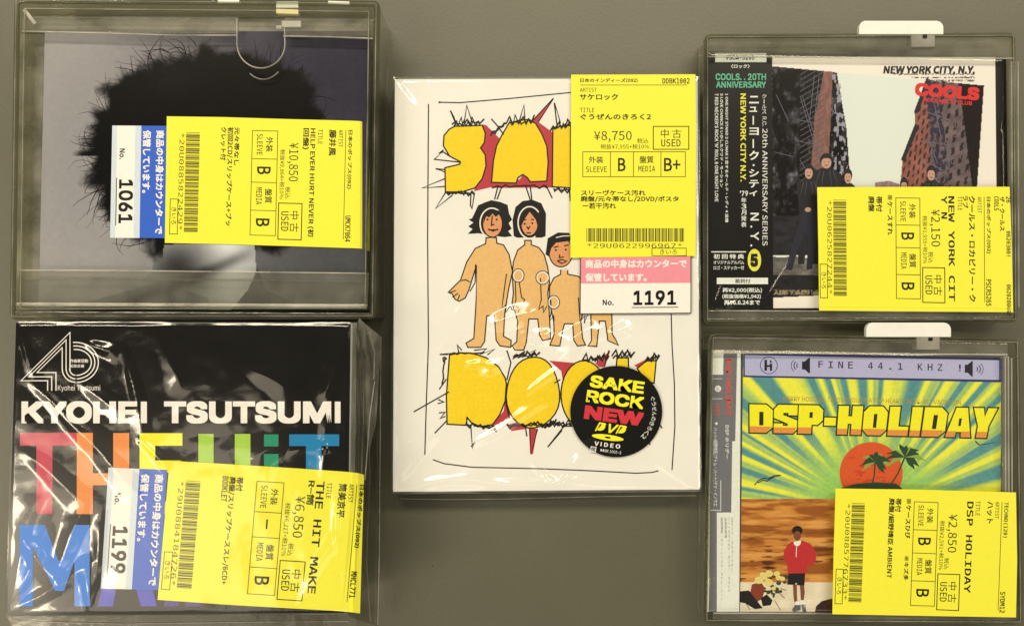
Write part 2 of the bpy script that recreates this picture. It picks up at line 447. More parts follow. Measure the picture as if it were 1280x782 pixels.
W_PAPER = ink((244, 238, 222), .4, 'white_paper', .02, 500)
def slip_label(parent, q, z, number, scheme, vertical=True):
    """the shop's counter slip: coloured band with two lines, number below"""
    s = sheet('counter_slip', [q(0, 0), q(1, 0), q(1, 1), q(0, 1)], z, .00012, W_PAPER, parent)
    zp = z + .00003
    band, pale = scheme
    b = Buf(); b.poly([q(0, .0), q(1, .0), q(1, .47), q(0, .47)], zp); b.build('band_print', ink(band, .4), s)
    if pale:
        b = Buf(); b.poly([q(0, .47), q(1, .47), q(1, .58), q(0, .58)], zp); b.poly([q(0, .91), q(1, .91), q(1, 1), q(0, 1)], zp); b.build('margin_print', ink(pale, .4), s)
    w = Buf(); w.text('商品の中身はカウンターで', .04, .05, .965, .20, zp + .00001, q, f=F_CJK, bold=.018)
    w.text('保管しています。', .04, .29, .60, .44, zp + .00001, q, f=F_CJK, bold=.018); w.build('band_text', ink((250, 248, 240), .4), s)
    k = Buf()
    k.text('No.', .205 if pale else .20, .76, .30, .86, zp, q, f=F_CJK, bold=.015)
    k.text(number, .48, .60, .87, .86, zp, q, f=F_SANS, bold=.022)
    k.poly([q(.465, .895), q(.89, .895), q(.89, .91), q(.465, .91)], zp)
    k.build('number_print', ink((14, 13, 12), .4), s)
    return s

# ------------------------------------------------------------------ the table
def table():
    b = Buf(); n = 40; S = .9
    vs = [(-S + 2 * S * i / n, -S + 2 * S * j / n, 0) for j in range(n + 1) for i in range(n + 1)]
    b.raw(vs, [(j * (n + 1) + i, j * (n + 1) + i + 1, (j + 1) * (n + 1) + i + 1, (j + 1) * (n + 1) + i) for j in range(n) for i in range(n)])
    m, nt, p, L = base_mat('painted_table')
    tc = nn(nt, 'ShaderNodeTexCoord')
    n1 = nn(nt, 'ShaderNodeTexNoise'); n1.inputs['Scale'].default_value = 9; n1.inputs['Detail'].default_value = 5
    n2 = nn(nt, 'ShaderNodeTexNoise'); n2.inputs['Scale'].default_value = 700; n2.inputs['Detail'].default_value = 3
    n3 = nn(nt, 'ShaderNodeTexVoronoi'); n3.inputs['Scale'].default_value = 55
    for q in (n1, n2, n3): L.new(tc.outputs['Object'], q.inputs['Vector'])
    r = nn(nt, 'ShaderNodeValToRGB'); r.color_ramp.elements[0].position = .3; r.color_ramp.elements[1].position = .7
    r.color_ramp.elements[0].color = (*alb((74, 70, 47)), 1); r.color_ramp.elements[1].color = (*alb((83, 78, 54)), 1)
    L.new(n1.outputs['Fac'], r.inputs[0])
    g = nn(nt, 'ShaderNodeMapRange'); g.inputs['From Min'].default_value = .3; g.inputs['From Max'].default_value = .7; g.inputs['To Min'].default_value = .93; g.inputs['To Max'].default_value = 1.07
    L.new(n2.outputs['Fac'], g.inputs['Value'])
    sp = nn(nt, 'ShaderNodeMapRange'); sp.inputs['From Min'].default_value = .02; sp.inputs['From Max'].default_value = .04; sp.inputs['To Min'].default_value = .35; sp.inputs['To Max'].default_value = 1
    L.new(n3.outputs['Distance'], sp.inputs['Value'])
    mu = nn(nt, 'ShaderNodeMath', operation='MULTIPLY'); L.new(g.outputs[0], mu.inputs[0]); L.new(sp.outputs[0], mu.inputs[1])
    sv = nn(nt, 'ShaderNodeVectorMath', operation='SCALE'); L.new(r.outputs[0], sv.inputs[0]); L.new(mu.outputs[0], sv.inputs['Scale'])
    L.new(sv.outputs[0], p.inputs['Base Color']); p.inputs['Roughness'].default_value = .5; p.inputs['Specular IOR Level'].default_value = .95
    bp = nn(nt, 'ShaderNodeBump'); bp.inputs['Strength'].default_value = .15; bp.inputs['Distance'].default_value = .0005
    L.new(n2.outputs['Fac'], bp.inputs['Height']); L.new(bp.outputs[0], p.inputs['Normal'])
    o = b.build('table_surface', m, None); o['kind'] = 'structure'; o['label'] = 'grey-green painted table surface'
table()

# ------------------------------------------------------------------ security cases
def lock(parent, tab, hold, z):
    x0, y0, x1, y1 = tab; r = 9
    pts = [(x0, y1)] + [(x0 + r * .9 - r * .9 * math.cos(t), y0 + r - r * math.sin(t)) for t in np.linspace(0, math.pi / 2, 7)] + \
          [(x1 - r + r * math.sin(t), y0 + r - r * math.cos(t)) for t in np.linspace(0, math.pi / 2, 7)] + [(x1, y1)]
    solid('lock_tab', pts, z, z - .003, M_TAB, parent, .0003)
    hx0, hy0, hx1, hy1 = hold
    h = solid('lock_holder', [(hx0, hy0), (hx1, hy0), (hx1, hy1), (hx0, hy1)], z - .0005, z - .006, clear_mat('milky_plastic', (.7, .7, .64), .2, haze=.55), parent, .0004)
    solid('lock_pin', [(hx0 + 15, hy0 + 1), (hx0 + 20, hy0 + 1), (hx0 + 20, hy0 + 5), (hx0 + 15, hy0 + 5)], z + .0002, z - .0004, M_BLACKP, parent, .0002)
def case(label, quad, h, x, y, r=.003, t=.0010, top_y=None, bot_y=None, notch=None):
    R = root('security_case', label, 'security case', x, y, 'clear plastic security cases')
    # outer wall with a lip and a thickened foot
    sweep_ring('outer_wall', quad, h, [(0, .001), (0, h - .0008), (.0006, h), (t, h), (t + .0002, h - .0006), (t + .0002, .001)], r, M_WALL, R)
    sweep_ring('outer_lip', quad, h, [(-.0004, h - .003), (-.0004, h - .0014), (.0, h - .001), (t * .6, h + .0002), (t + .0004, h + .0002), (t + .0006, h - .0010), (t + .0003, h - .0012)], r + .0004, M_RIM, R)
    if t > .0015: sweep_ring('inner_rail', quad, h, [(t + .0021, h - .001), (t + .0023, h - .0006), (t + .0030, h - .0006), (t + .0032, h - .001), (t + .0032, .002), (t + .0021, .002)], max(r - .001, .0008), M_WALL, R)
    for d, zz, wd in ((.0011, h + .0003, .00028), (t + .0026, h - .0004, .0003), (.0004, .003, .0003), (t + .0042, .004, .00025))[:4 if t > .0015 else 1] + (() if t > .0015 else ((.0001, .003, .0003), (-.0003, h - .002, .0002))): sweep_ring('edge_highlight', quad, h, [(d, zz - .0003), (d, zz), (d + wd, zz), (d + wd, zz - .0003)], max(r - d, .0006), M_HIGHLIGHT, R)  # thin pale rings: edge highlights put into the plastic's colour
    base = [np.array(P(a, b, h)[:2]) for a, b in quad]
    b = Buf(); lp = rounded(inset(base, .0003), r); b.raw([(p[0], p[1], .0009) for p in lp], [tuple(range(len(lp)))]); b.build('base_plate', M_SHEET, R)
    return R
QA = [(17, -3), (474, 1), (469, 398), (11, 399)]
RA = case('large clear security case at upper left, holding the portrait disc with the 1061 slip', QA, .037, 240, 200, t=.0018)
QC = [(881, 43), (1270, 41), (1273, 402), (881, 404)]
RC = case('clear security case at upper right over the city street disc with black paper band', QC, .017, 1075, 225)
QD = [(888, 418), (1275, 424), (1279, 780), (880, 778)]
RD = case('clear security case at lower right over the sunburst beach disc, touching the case above', QD, .019, 1080, 600)

def strip(R, name, pts, z, th, mat, edge=None, ew=1.2):
    o = solid(name, pts, z, z - th, mat, R, .0003)
    return o
def line3(R, name, pts, z, w, mat, hgt=.0008):         # a moulded ridge following a path of picture points
    b = Buf(); q = [np.array(P(x, y, z)[:2]) for x, y in pts]; w = w / PPM
    n = len(q); vs = []
    for i, p in enumerate(q):
        a = q[min(i + 1, n - 1)] - q[max(i - 1, 0)]; a = a / np.linalg.norm(a); m = np.array([-a[1], a[0]])
        for s_, zz in ((-.5, z - hgt), (-.32, z), (.32, z), (.5, z - hgt)):
            c = p + m * w * s_; vs.append((c[0], c[1], zz))
    fs = [(i * 4 + k, i * 4 + 4 + k, i * 4 + 5 + k, i * 4 + 1 + k) for i in range(n - 1) for k in range(3)]
    b.raw(vs, fs); return b.build(name, mat, R)

# case A: retaining ledges with a thumb notch
zA = .0352
strip(RA, 'top_ledge', [(26, 20), (298, 21), (298, 42), (26, 40)], zA, .0012, M_LEDGE)
strip(RA, 'top_ledge', [(356, 22), (467, 23), (467, 46), (356, 45)], zA, .0012, M_LEDGE)
strip(RA, 'bottom_ledge', [(24, 337), (461, 341), (459, 386), (22, 384)], zA, .0012, M_LEDGE)
line3(RA, 'ledge_edge', [(27, 39), (120, 41), (220, 44), (296, 44)], zA + .0006, 1.7, M_EDGE)
line3(RA, 'ledge_edge', [(354, 45), (410, 46), (466, 48)], zA + .0006, 1.7, M_EDGE)
line3(RA, 'ledge_edge', [(24, 337.5), (150, 338), (300, 339.5), (458, 341.5)], zA + .0006, 1.5, M_EDGE)
line3(RA, 'ledge_edge', [(27, 348), (150, 349), (300, 350), (456, 352)], zA + .0002, 2.6, M_LEDGE)
no = [(296, 24)] + [(326 - 30 * math.cos(t), 55 + 30 * math.sin(t)) for t in np.linspace(0, math.pi, 22)] + [(355, 26)]
line3(RA, 'thumb_notch', no, zA + .0006, 1.5, M_EDGE)
line3(RA, 'thumb_notch', [(329 - 27 * math.cos(t), 66 + 33 * math.sin(t)) for t in np.linspace(.9, math.pi - .8, 14)], zA - .002, 1.4, M_EDGE)
strip(RA, 'hinge_rib', [(20, 378), (458, 380), (458, 384), (20, 382)], .036, .004, M_EDGE)
strip(RA, 'hinge_rib', [(18, 389), (462, 391), (462, 396), (18, 394)], .0365, .006, M_LEDGE)
strip(RA, 'latch', [(272, -2), (299, -2), (299, 4), (272, 4)], .0372, .003, M_TAB)
strip(RA, 'latch', [(410, 1), (437, 2), (437, 6), (410, 5)], .0372, .003, M_TAB)
strip(RA, 'lock_holder', [(345, 2), (373, 2), (373, 10), (345, 10)], .0372, .003, ink((200, 190, 160), .5))
strip(RA, 'lock_holder', [(345, 11), (373, 12), (373, 18), (345, 17)], .037, .003, ink((214, 196, 132), .5))
strip(RA, 'lock_holder', [(352, 26), (376, 26), (376, 34), (352, 34)], .0365, .004, M_EDGE)
for pts in (([(30, 12), (44, 30)],), ([(345, 34), (352, 34)],)): line3(RA, 'scuff', pts[0], .0356, 4, M_EDGE, .0001)

for pts in ([(25, 42), (56, 43), (48, 388), (20, 386)], [(27, 22), (466, 24), (464, 42), (27, 41)]): strip(RA, 'inner_tray', pts, .0275, .0015, M_TRAY)
# cases C and D
for R, q, zc, ty, by, xr in ((RC, QC, .0162, 71, 388, 1262), (RD, QD, .0182, 441, 766, 1254)):
    x0 = q[0][0] + 4
    strip(R, 'top_ledge', [(x0, q[0][1] + 4), (xr + 6, q[1][1] + 5), (xr + 6, ty + 2), (x0, ty)], zc, .0012, M_LEDGE)
    line3(R, 'ledge_edge', [(x0, ty), (1000, ty + .3), (1100, ty + 1), (xr + 6, ty + 2)], zc + .0006, 1.5, M_EDGE)
    strip(R, 'bottom_ledge', [(x0, by), (xr + 6, by + 2), (xr + 8, q[2][1] - 5), (x0 - 1, q[3][1] - 5)], zc, .0012, M_LEDGE)
    line3(R, 'ledge_edge', [(x0, by), (1000, by + .3), (1100, by + 1), (xr + 6, by + 2)], zc + .0006, 1.2, M_EDGE)
    strip(R, 'side_ledge', [(xr, ty + 4), (xr + 8, ty + 4), (xr + 9, by - 2), (xr, by - 2)], zc, .0012, M_LEDGE)
    for k in range(3): line3(R, 'side_rib', [(xr + 3 + k * 4, ty + 6), (xr + 4 + k * 4, by - 4)], zc + .0004, .8, M_EDGE)
lock(RC, (1074, 26, 1179.5, 43), (1139, 42.5, 1169, 59), .018)
lock(RD, (1083, 403, 1189, 421), (1146, 420.5, 1175, 437), .020)

# ------------------------------------------------------------------ pack A: portrait disc under the large case
zA0 = .0295
A = root('disc_package', 'grey and black disc package with dark-haired portrait and the blue 1061 slip', 'CD', 255, 210)
QA0 = [(56, 40), (464, 39), (457, 388), (48, 387)]
solid('card_case', QA0, zA0 - .0002, .0015, ink((60, 58, 56), .5, 'dark_card'), A)
def art_a(X, Y):
    t = ss(60, 440, X); v = ss(60, 380, Y)
    C = mixc(mixc(np.zeros(X.shape + (3,)) + (158, 148, 136), (46, 42, 50), ss(60, 420, X)), mixc(np.zeros(X.shape + (3,)) + (160, 151, 138), (78, 76, 72), t), v)
    lt = np.exp(-(((X - 90) / 60) ** 2 + ((Y - 200) / 160) ** 2)); C = mixc(C, (130, 124, 118), lt * .5)
    # neck and collar, soft
    nk = inpoly(X, Y, [(196, 300), (318, 296), (321, 355), (288, 388), (92, 388), (150, 362), (190, 340)])
    jb = (Y - 338) + (X - 262) * .42
    tone = 158 + 34 * np.exp(-((X - 290) / 26) ** 2) + 26 * np.exp(-(((X - 278) / 22) ** 2 + ((Y - 306) / 10) ** 2)) - 78 * np.exp(-(jb / 8) ** 2) * ss(330, 285, X) - 105 * np.exp(-(((X - 222) / 34) ** 2 + ((Y - 335) / 30) ** 2)) - 60 * np.exp(-(((X - 190) / 60) ** 2 + ((Y - 385) / 22) ** 2))
    C = np.where(nk[..., None], np.stack([tone, tone * .97, tone * .90], -1), C)
    co = inpoly(X, Y, [(322, 335), (332, 362), (372, 380), (400, 388), (288, 388), (310, 362)])
    C = np.where(co[..., None], np.array((52, 50, 47.)), C)
    sh = inpoly(X, Y, [(60, 388), (130, 372), (200, 352), (260, 372), (262, 388)])
    C = np.where(sh[..., None], C * .82, C)
    # hair: an uneven dark mass with curls at its rim
    ang = np.arctan2(Y - 195, X - 262); rr = np.hypot((X - 262) / 1.06, Y - 195)
    lim = 138 + 7 * np.sin(ang * 2 + 2.2) + 3 * np.sin(ang * 7) + 26 * (fbm(ang * 60 + 300, rr * .15, 7, 3, 5) - .5) + 26 * (fbm(X, Y, 16, 5, 4) - .5)
    lim = lim + 12 * ss(-1.0, -2.4, ang)
    lim = lim + 6 * ss(250, 380, X); hm = 1 - ss(-14, 6, rr - lim)
    hm = hm * (1 - ss(326, 342, Y) * (X > 165)) * (1 - (inpoly(X, Y, [(205, 306), (318, 300), (321, 350), (200, 350)])))
    dk = 6 + 12 * fbm(X, Y, 26, 8) + 12 * np.exp(-(((X - 215) / 26) ** 2 + ((Y - 100) / 30) ** 2))
    C = mixc(C, np.stack([dk, dk * .93, dk * .85], -1) if False else (14, 13, 12), hm * .98)
    C = C + (fbm(X, Y, 5, 2)[..., None] - .5) * 8
    C[..., 0] += (dk - 18) * hm * .5; C[..., 1] += (dk - 19) * hm * .45; C[..., 2] += (dk - 20) * hm * .4
    return C
ca = painted('cover_print', QA0, zA0, 1.15, art_a, A)
hair = Buf()
for k in range(260):
    a = random.uniform(math.radians(125), math.radians(265)) if k < 200 else random.uniform(math.radians(-70), math.radians(-10))
    r0 = random.uniform(112, 140); x, y = 262 + 1.06 * r0 * math.cos(a), 195 + r0 * -math.sin(a) * -1
    d = a + random.uniform(-.9, .9); cv = random.uniform(-.22, .22); pts = []; st_ = random.uniform(1.6, 4.2)
    for i in range(11):
        pts.append((x, y)); x += st_ * math.cos(d); y += st_ * math.sin(d); d += cv + random.uniform(-.12, .12)
    if all(60 < p[0] < 455 and 44 < p[1] < 335 for p in pts): hair.stroke(pts, random.uniform(.5, 1.4), zA0 + .00003, taper=True)
hair.build('curl_print', ink((14, 13, 12), .2), ca)
UA, VA = (-.024, 1.018), (-1.02, -.026)
mA = affine((347.3, 164), UA, VA)
zLA = lambda x, y: zA0 + .0005 - .00006 * max(0, x - 449) ** 1.7 * 1.0
outA = [[(208.5, 145.5), (280, 146.5), (360, 149), (440, 151), (450, 151.5), (454, 152.5), (458, 155), (462, 160)], [(206, 303.5), (280, 305), (360, 307.5), (440, 310), (450, 310.5), (454, 311), (458, 312.5), (462, 314)]]
sheet_z = zA0 + .0005
slip_label(A, quadmap((209, 157.4), (207, 297.5), (137.6, 297.2), (140.3, 157)), zA0 + .00025, '1061', ((48, 92, 178), (206, 208, 236)))
LN = [('日本のポップス(092)', 11, 4.5, 83, 10.5), ('UMCK7064', 116, 4.5, 148, 11.2, F_MONO), ('藤井風', 11, 24.5, 43, 33.5), ('HELP EVER HURT NEVER (初', 10, 49.5, 143, 57.5, F_CJK), ('回盤)', 10, 57.8, 36, 66),
      ('元々帯なし', 11, 143, 58, 149.5), ('初回2CD/スリップケース+ブッ', 11, 150.5, 132, 158.5), ('クレット付', 11, 159, 52, 166)]
price_label(A, outA, lambda x, y: zA0 + .0005 - .00009 * max(0, x - 450) ** 1.5, mA, LN, 'BB', '¥10,850', '税抜¥9,864+税10%', '*20U0885822429*')

# ------------------------------------------------------------------ pack B: thick boxed set in cellophane
zB = .050
B = root('boxed_disc_set', 'thick black boxed disc set with big rainbow letters and the 1199 slip, in cellophane', 'CD box', 225, 590)
QB = [(20, 403), (438.5, 404), (434, 765), (9, 768)]
solid('slipcase', QB, zB - .0001, .034, ink((214, 208, 190), .5, 'white_card', .05, 300), B, .0003)
solid('disc_case', [(22, 405), (437, 406), (432, 763), (11, 766)], .0335, .002, M_BLACKP, B)
cb = Buf(); cb.poly(QB, zB); cv = cb.build('cover_print', ink((13, 12, 11), .14, 'black_gloss_print', .15, 40), B)
Z1 = zf(0, 390, 4.116); zb = zB + .00006
b = Buf()
for w, pts, er in ((1.15, [(245, 403), (245, 352), (108, 352), (360, 104), (360, 300)], (128, 102)), (1.15, [(266, 403), (266, 332), (148, 332), (340, 142), (340, 300)], (108, 84)), (1.15, [(288, 403), (288, 310), (190, 310), (320, 182), (320, 290)], (88, 66))):
    b.stroke(pts, w + .2, zb, Z1)
for rx, ry in ((118, 103), (100, 85), (82, 67)): b.ring(388, 258, rx, ry, 1.35, zb, Z1, -96, 86)
for k, (x, ry) in enumerate(((320, 60), (340, 44), (358, 28))):
    b.stroke([(x, 290)] + [(388 - (388 - x) * math.cos(t), 290 + (70 - k * 18) * math.sin(t)) for t in np.linspace(0, math.pi / 2, 9)], 1.35, zb, Z1)
b.text('Kyohei Tsutsumi', 72.3, 481, 125.2, 489.5, zb, f=F_SANS)
b.text('作曲家活動', 87.5, 448.5, 110, 453, zb, f=F_CJK, bold=.01); b.text('記念企画', 87.5, 455, 105, 459, zb, f=F_CJK, bold=.01)
b.text('KYOHE', 26.8, 501, 171.5, 529, zb, f=F_SANS, bold=.035, res=4); b.rect(176, 501.6, 183.6, 528.4, zb); b.rect(418.5, 501.6, 425.6, 528.4, zb); b.text('TSUTSUM', 205, 501, 414, 529, zb, f=F_SANS, bold=.035, res=4)
b.build('title_print', ink((245, 240, 226), .35), cv)
def letters(col, rects=(), polys=()):
    q = Buf()
    for r_ in rects: q.rect(*r_, zb)
    for p_ in polys: q.poly(p_, zb)
    q.build('letter_print', ink(col, .35), cv)
letters((196, 62, 76), [(25, 540.5, 96, 556.5), (45.5, 556.5, 65.5, 642)])
letters((236, 138, 66), [(96, 540.5, 116, 642), (141.5, 540.8, 161.5, 642), (116, 591, 141.5, 606)])
letters((246, 226, 34), [(174.5, 541, 194, 642), (194, 541, 228, 556.7), (194, 575, 226, 590), (194, 626, 228, 642)])
letters((164, 198, 62), [(248, 542, 267, 642), (293.5, 542, 313, 642), (267, 583, 293.5, 598)])
letters((28, 138, 96), [(330, 542.5, 348, 557.5), (330, 567, 348, 642)])
letters((16, 122, 160), [(361.5, 542.5, 424, 557), (382.5, 557, 402, 642)])
letters((74, 130, 214), [(24.5, 655.5, 41, 757), (93, 655.5, 112, 757)], [[(41, 655.5), (56, 655.5), (73, 700), (77, 700), (93, 655.5), (93, 700), (80, 738), (69, 738), (41, 682)]])
letters((70, 72, 168), [], [[(137, 690), (152, 655.5), (170, 655.5), (196, 757), (176, 757), (170, 735), (145, 735), (141, 757), (122, 757)]])
letters((72, 50, 118), [(205, 655.5, 224, 757)], [[(224, 700), (252, 757), (232, 757), (224, 735)]])
mB = affine((355.1, 603.1), (-.093, 1.095), (-1.09, -.068))
slip_label(B, quadmap((208.8, 586.8), (199, 736.8), (126, 735), (135.5, 584)), zB + .0003, '1199', ((52, 92, 176), (206, 208, 236)))
LN = [('日本のポップス(092)', 11, 4.5, 83, 10.5), ('MHCL771', 110, 4.5, 140, 11.2, F_MONO), ('筒美京平', 11, 24, 50, 33.5), ('THE HIT MAKE', 10, 50, 138, 59, F_MONO), ('R−筒', 10, 60.5, 38, 69),
      ('帯付', 11, 143, 27, 151), ('廃盤/スリップケーススレ/6CD+', 11, 151.5, 134, 159.5), ('BOOKLET', 11, 160, 40, 167, F_MONO)]
outB = [[(212, 575.3), (300, 580.5), (380, 585.5), (430, 589), (441, 590), (448, 591), (455, 593)], [(197, 749), (290, 755.5), (360, 759.5), (415, 762.5), (428, 763.5), (441, 764.8), (450, 766)]]
price_label(B, outB, lambda x, y: zB + .0006 - .00006 * max(0, x - 441) ** 1.5, mB, LN, '-B', '¥6,850', '税抜¥6,227+税10%', '*29U0884184726*')
crB = [(8, 768, 75, 630, 10, 2.4), (8, 768, 140, 690, 9, 1.8), (8, 768, 48, 600, 8, 1.6), (25, 470, 165, 580, 10, 1.6), (60, 500, 195, 640, 11, 1.8), (115, 760, 130, 610, 7, 1.3), (25, 560, 120, 640, 12, 1.8), (90, 470, 175, 530, 10, 1.4),
       (155, 425, 184, 570, 9, 1.8), (105, 425, 155, 445, 8, 1.6), (20, 403, 55, 500, 7, 1.2), (400, 600, 415, 480, 6, 1.4), (438, 404, 395, 520, 9, 1.3), (436, 560, 330, 565, 8, 1.0), (380, 540, 300, 580, 12, 1.2), (300, 450, 380, 500, 14, 1.1),
       (170, 545, 215, 590, 6, 1.4), (370, 762, 434, 640, 8, 1.4), (60, 740, 115, 610, 12, 2.2), (110, 765, 105, 690, 8, 1.8), (420, 700, 424, 610, 5, 1.6), (15, 650, 90, 760, 12, 2.2), (200, 420, 230, 500, 12, 1.2)]
crB = [(a, b_, c, d, w * 1.35, h * .7) for a, b_, c, d, w, h in crB]
film('cellophane_wrap', [(18, 401.5), (440.5, 402.5), (436, 767), (7, 770)], zB + .0014, crB, B, .00045, 80, 5, skirt=.001)
hb_ = Buf(); hb_.poly([(8, 769), (440, 767), (446, 775), (440, 790), (300, 793), (20, 790)], .010); hb_.build('wrap_hem', clear_mat('hem_cellophane', (.7, .7, .6), .15, haze=.25, bump=.4), B)
line3(B, 'wrap_hem_edge', [(20, 776), (150, 779), (300, 777), (436, 776)], .0104, 1.6, M_EDGE)
en = Buf(); en.raw([P(440, 404, .046), P(476, 421, .012), P(475, 560, .008), P(474, 690, .008), P(472, 782, .008), P(436, 770, .046), P(438, 560, .047)], [(0, 6, 2, 1), (6, 3, 2), (6, 5, 4, 3)])
en.build('wrap_end', clear_mat('end_cellophane', (.68, .68, .6), .1, haze=.07, bump=.5, bscale=90), B)
for pts in ([(476, 421), (475, 560), (474, 690), (472, 780)], [(460, 500), (462, 600), (458, 700), (463, 776)]): line3(B, 'wrap_fold', pts, .010, 1.1, M_EDGE)
# the gathered flap of cellophane at the right end
fl = Buf()
pp = [(448, 396, .036), (457, 405, .038), (477, 421, .022), (474, 470, .020), (470, 530, .018), (462, 560, .024), (452, 520, .030), (449, 450, .032), (462, 440, .028), (468, 474, .021)]
fl.raw([P(*q) for q in pp], [(0, 1, 8, 7), (1, 2, 3, 9), (1, 9, 8), (8, 9, 4, 5), (9, 3, 4), (7, 8, 5, 6)])
fl.build('wrap_flap', clear_mat('folded_cellophane', (.72, .73, .66), .12, haze=.5, bump=.5), B)
for pts in ([(449, 400), (450, 470), (448, 560), (446, 740)], [(455, 410), (454, 520), (450, 640), (452, 740)], [(468, 476), (462, 520), (456, 600)], [(462, 415), (468, 440), (467, 474)]):
    line3(B, 'wrap_fold', pts, .030, 1.3, M_EDGE)

# ------------------------------------------------------------------ pack M: white doodle DVD
zM = .0205
Mr = root('dvd_package', 'tall white DVD package with yellow hand-drawn letters and a round black sticker', 'DVD', 683, 355)
QM = [(493, 98.5), (872.5, 97.5), (875.5, 612), (490.5, 615)]
solid('card_sleeve', QM, zM - .0002, .002, ink((226, 220, 200), .5, 'white_card', .04, 300), Mr, .0008)
cb = Buf(); cb.poly([(494, 99.5), (871.5, 98.5), (874.5, 611), (491.5, 614)], zM); cv = cb.build('cover_print', ink((238, 233, 216), .4, 'white_gloss_print', .02, 60), Mr)
z0 = zM + .00006
Za, Zb, Zc, Zd = zf(480, 80, 3.908), zf(480, 240, 3.723), zf(480, 430, 3.909), zf(680, 430, 3.91)
red = Buf(); yel = Buf(); blk = Buf(); tan = Buf(); wht = Buf(); face = Buf(); blk.k = 1.4; wht.k = 1.3
def rp(b, f, pts, dz=0): b.poly([f(*p) for p in pts], z0 + dz)
# red shadows
for pts in ([(480, 295), (500, 300), (576, 376), (545, 440), (530, 600), (440, 622)], [(722, 282), (828, 168), (756, 285), (824, 335), (826, 604), (524, 606), (522, 570), (790, 560), (800, 450)],
            [(655, 575), (680, 538), (712, 575)]): rp(red, Za, pts)
for pts in ([(530, 395), (585, 325), (600, 190), (612, 300), (618, 365), (592, 366), (582, 398)], [(608, 392), (650, 380), (700, 412), (622, 424)], [(708, 412), (750, 412), (728, 536), (714, 536)]): rp(red, Zc, pts)
for pts in ([(25, 80), (158, 92), (96, 205), (84, 130)], [(250, 92), (325, 30), (296, 112), (268, 112)], [(440, 104), (505, 70), (480, 128)]): rp(red, Zd, pts)
S_ = [(345, 305), (480, 300), (495, 340), (490, 385), (472, 410), (495, 445), (498, 500), (480, 560), (445, 605), (380, 625), (300, 625), (298, 507), (370, 490), (373, 478), (320, 450), (290, 400), (293, 350), (318, 320)]
A_ = [(575, 350), (610, 290), (660, 276), (700, 272), (740, 290), (770, 340), (795, 400), (802, 480), (795, 572), (715, 576), (700, 555), (678, 540), (655, 555), (645, 582), (525, 578), (535, 470), (550, 400)]
K_ = [(825, 310), (912, 300), (912, 605), (822, 600)]
D_ = [(320, 52), (370, 42), (430, 44), (500, 66), (560, 110), (592, 165), (602, 210), (595, 270), (565, 345), (530, 392), (470, 402), (425, 382), (408, 358), (400, 395), (308, 390), (305, 250), (315, 120)]
O_ = [(728 + 130 * math.cos(a) * (1 + .04 * math.sin(3 * a)), 236 + 176 * math.sin(a) * (1 + .03 * math.cos(2 * a + 1))) for a in np.linspace(0, 2 * math.pi, 30)[:-1]]
C_ = [(195 + 112 * math.cos(a), 244 + 164 * math.sin(a)) for a in np.linspace(0, 2 * math.pi, 30)[:-1]]
T1 = [(357, 66), (412, 66), (414, 150), (350, 150)]; T2 = [(500, 82), (548, 80), (538, 190), (500, 180), (455, 118)]
for f, l in ((Za, (S_, A_, K_)), (Zc, (D_, O_)), (Zd, (C_, T1, T2))):
    for pts in l: rp(yel, f, pts, .00001); blk.stroke([f(*p) for p in pts], 1.25, z0 + .00003, closed=True)
def zig(f, x0, y0, x1, y1, n, h, w=1.1, seed=0, down=1):
    r_ = random.Random(seed); pts = []
    for i in range(n + 1):
        t = i / n; pts.append((x0 + (x1 - x0) * t + r_.uniform(-5, 5), y0 + (y1 - y0) * t - down * (h * r_.uniform(.35, 1.25) if i % 2 else r_.uniform(-8, 6))))
    blk.stroke([f(*p) for p in pts], w * 1.15, z0 + .00003)
    if seed < 100 and h > 12: zig(f, x0 + 4, y0 + 3, x1 - 3, y1 + 2, n + 2, h * .55, w * .9, seed + 100, down)
for a in ((Za, 335, 300, 485, 292, 11, 34, 1.2, 1), (Za, 520, 350, 600, 290, 6, 22, 1.3, 2), (Za, 600, 290, 735, 285, 9, 36, 1.2, 3), (Za, 815, 320, 912, 300, 8, 26, 1.3, 4), (Za, 300, 622, 440, 628, 11, 14, 1.2, 5, -1), (Za, 530, 600, 800, 600, 12, 12, 1.2, 7),
          (Za, 825, 605, 912, 608, 6, 20, 1.2, 6, -1), (Zc, 405, 385, 550, 405, 9, 20, 1.2, 8, -1), (Zc, 320, 50, 490, 48, 9, 10, 1.2, 11), (Zc, 600, 392, 850, 380, 13, 18, 1.3, 9, -1), (Zc, 630, 60, 760, 50, 9, 16, 1.2, 10),
          (Zd, 0, 410, 60, 380, 5, 16, 1.3, 12), (Zd, 190, 80, 320, 70, 9, 30, 1.3, 13), (Zd, 335, 60, 440, 55, 7, 26, 1.3, 14), (Zd, 490, 80, 565, 70, 5, 30, 1.3, 15), (Zc, 300, 60, 285, 200, 8, 12, 1.1, 16), (Zd, 30, 390, 140, 400, 9, 26, 1.2, 17)): zig(*a)
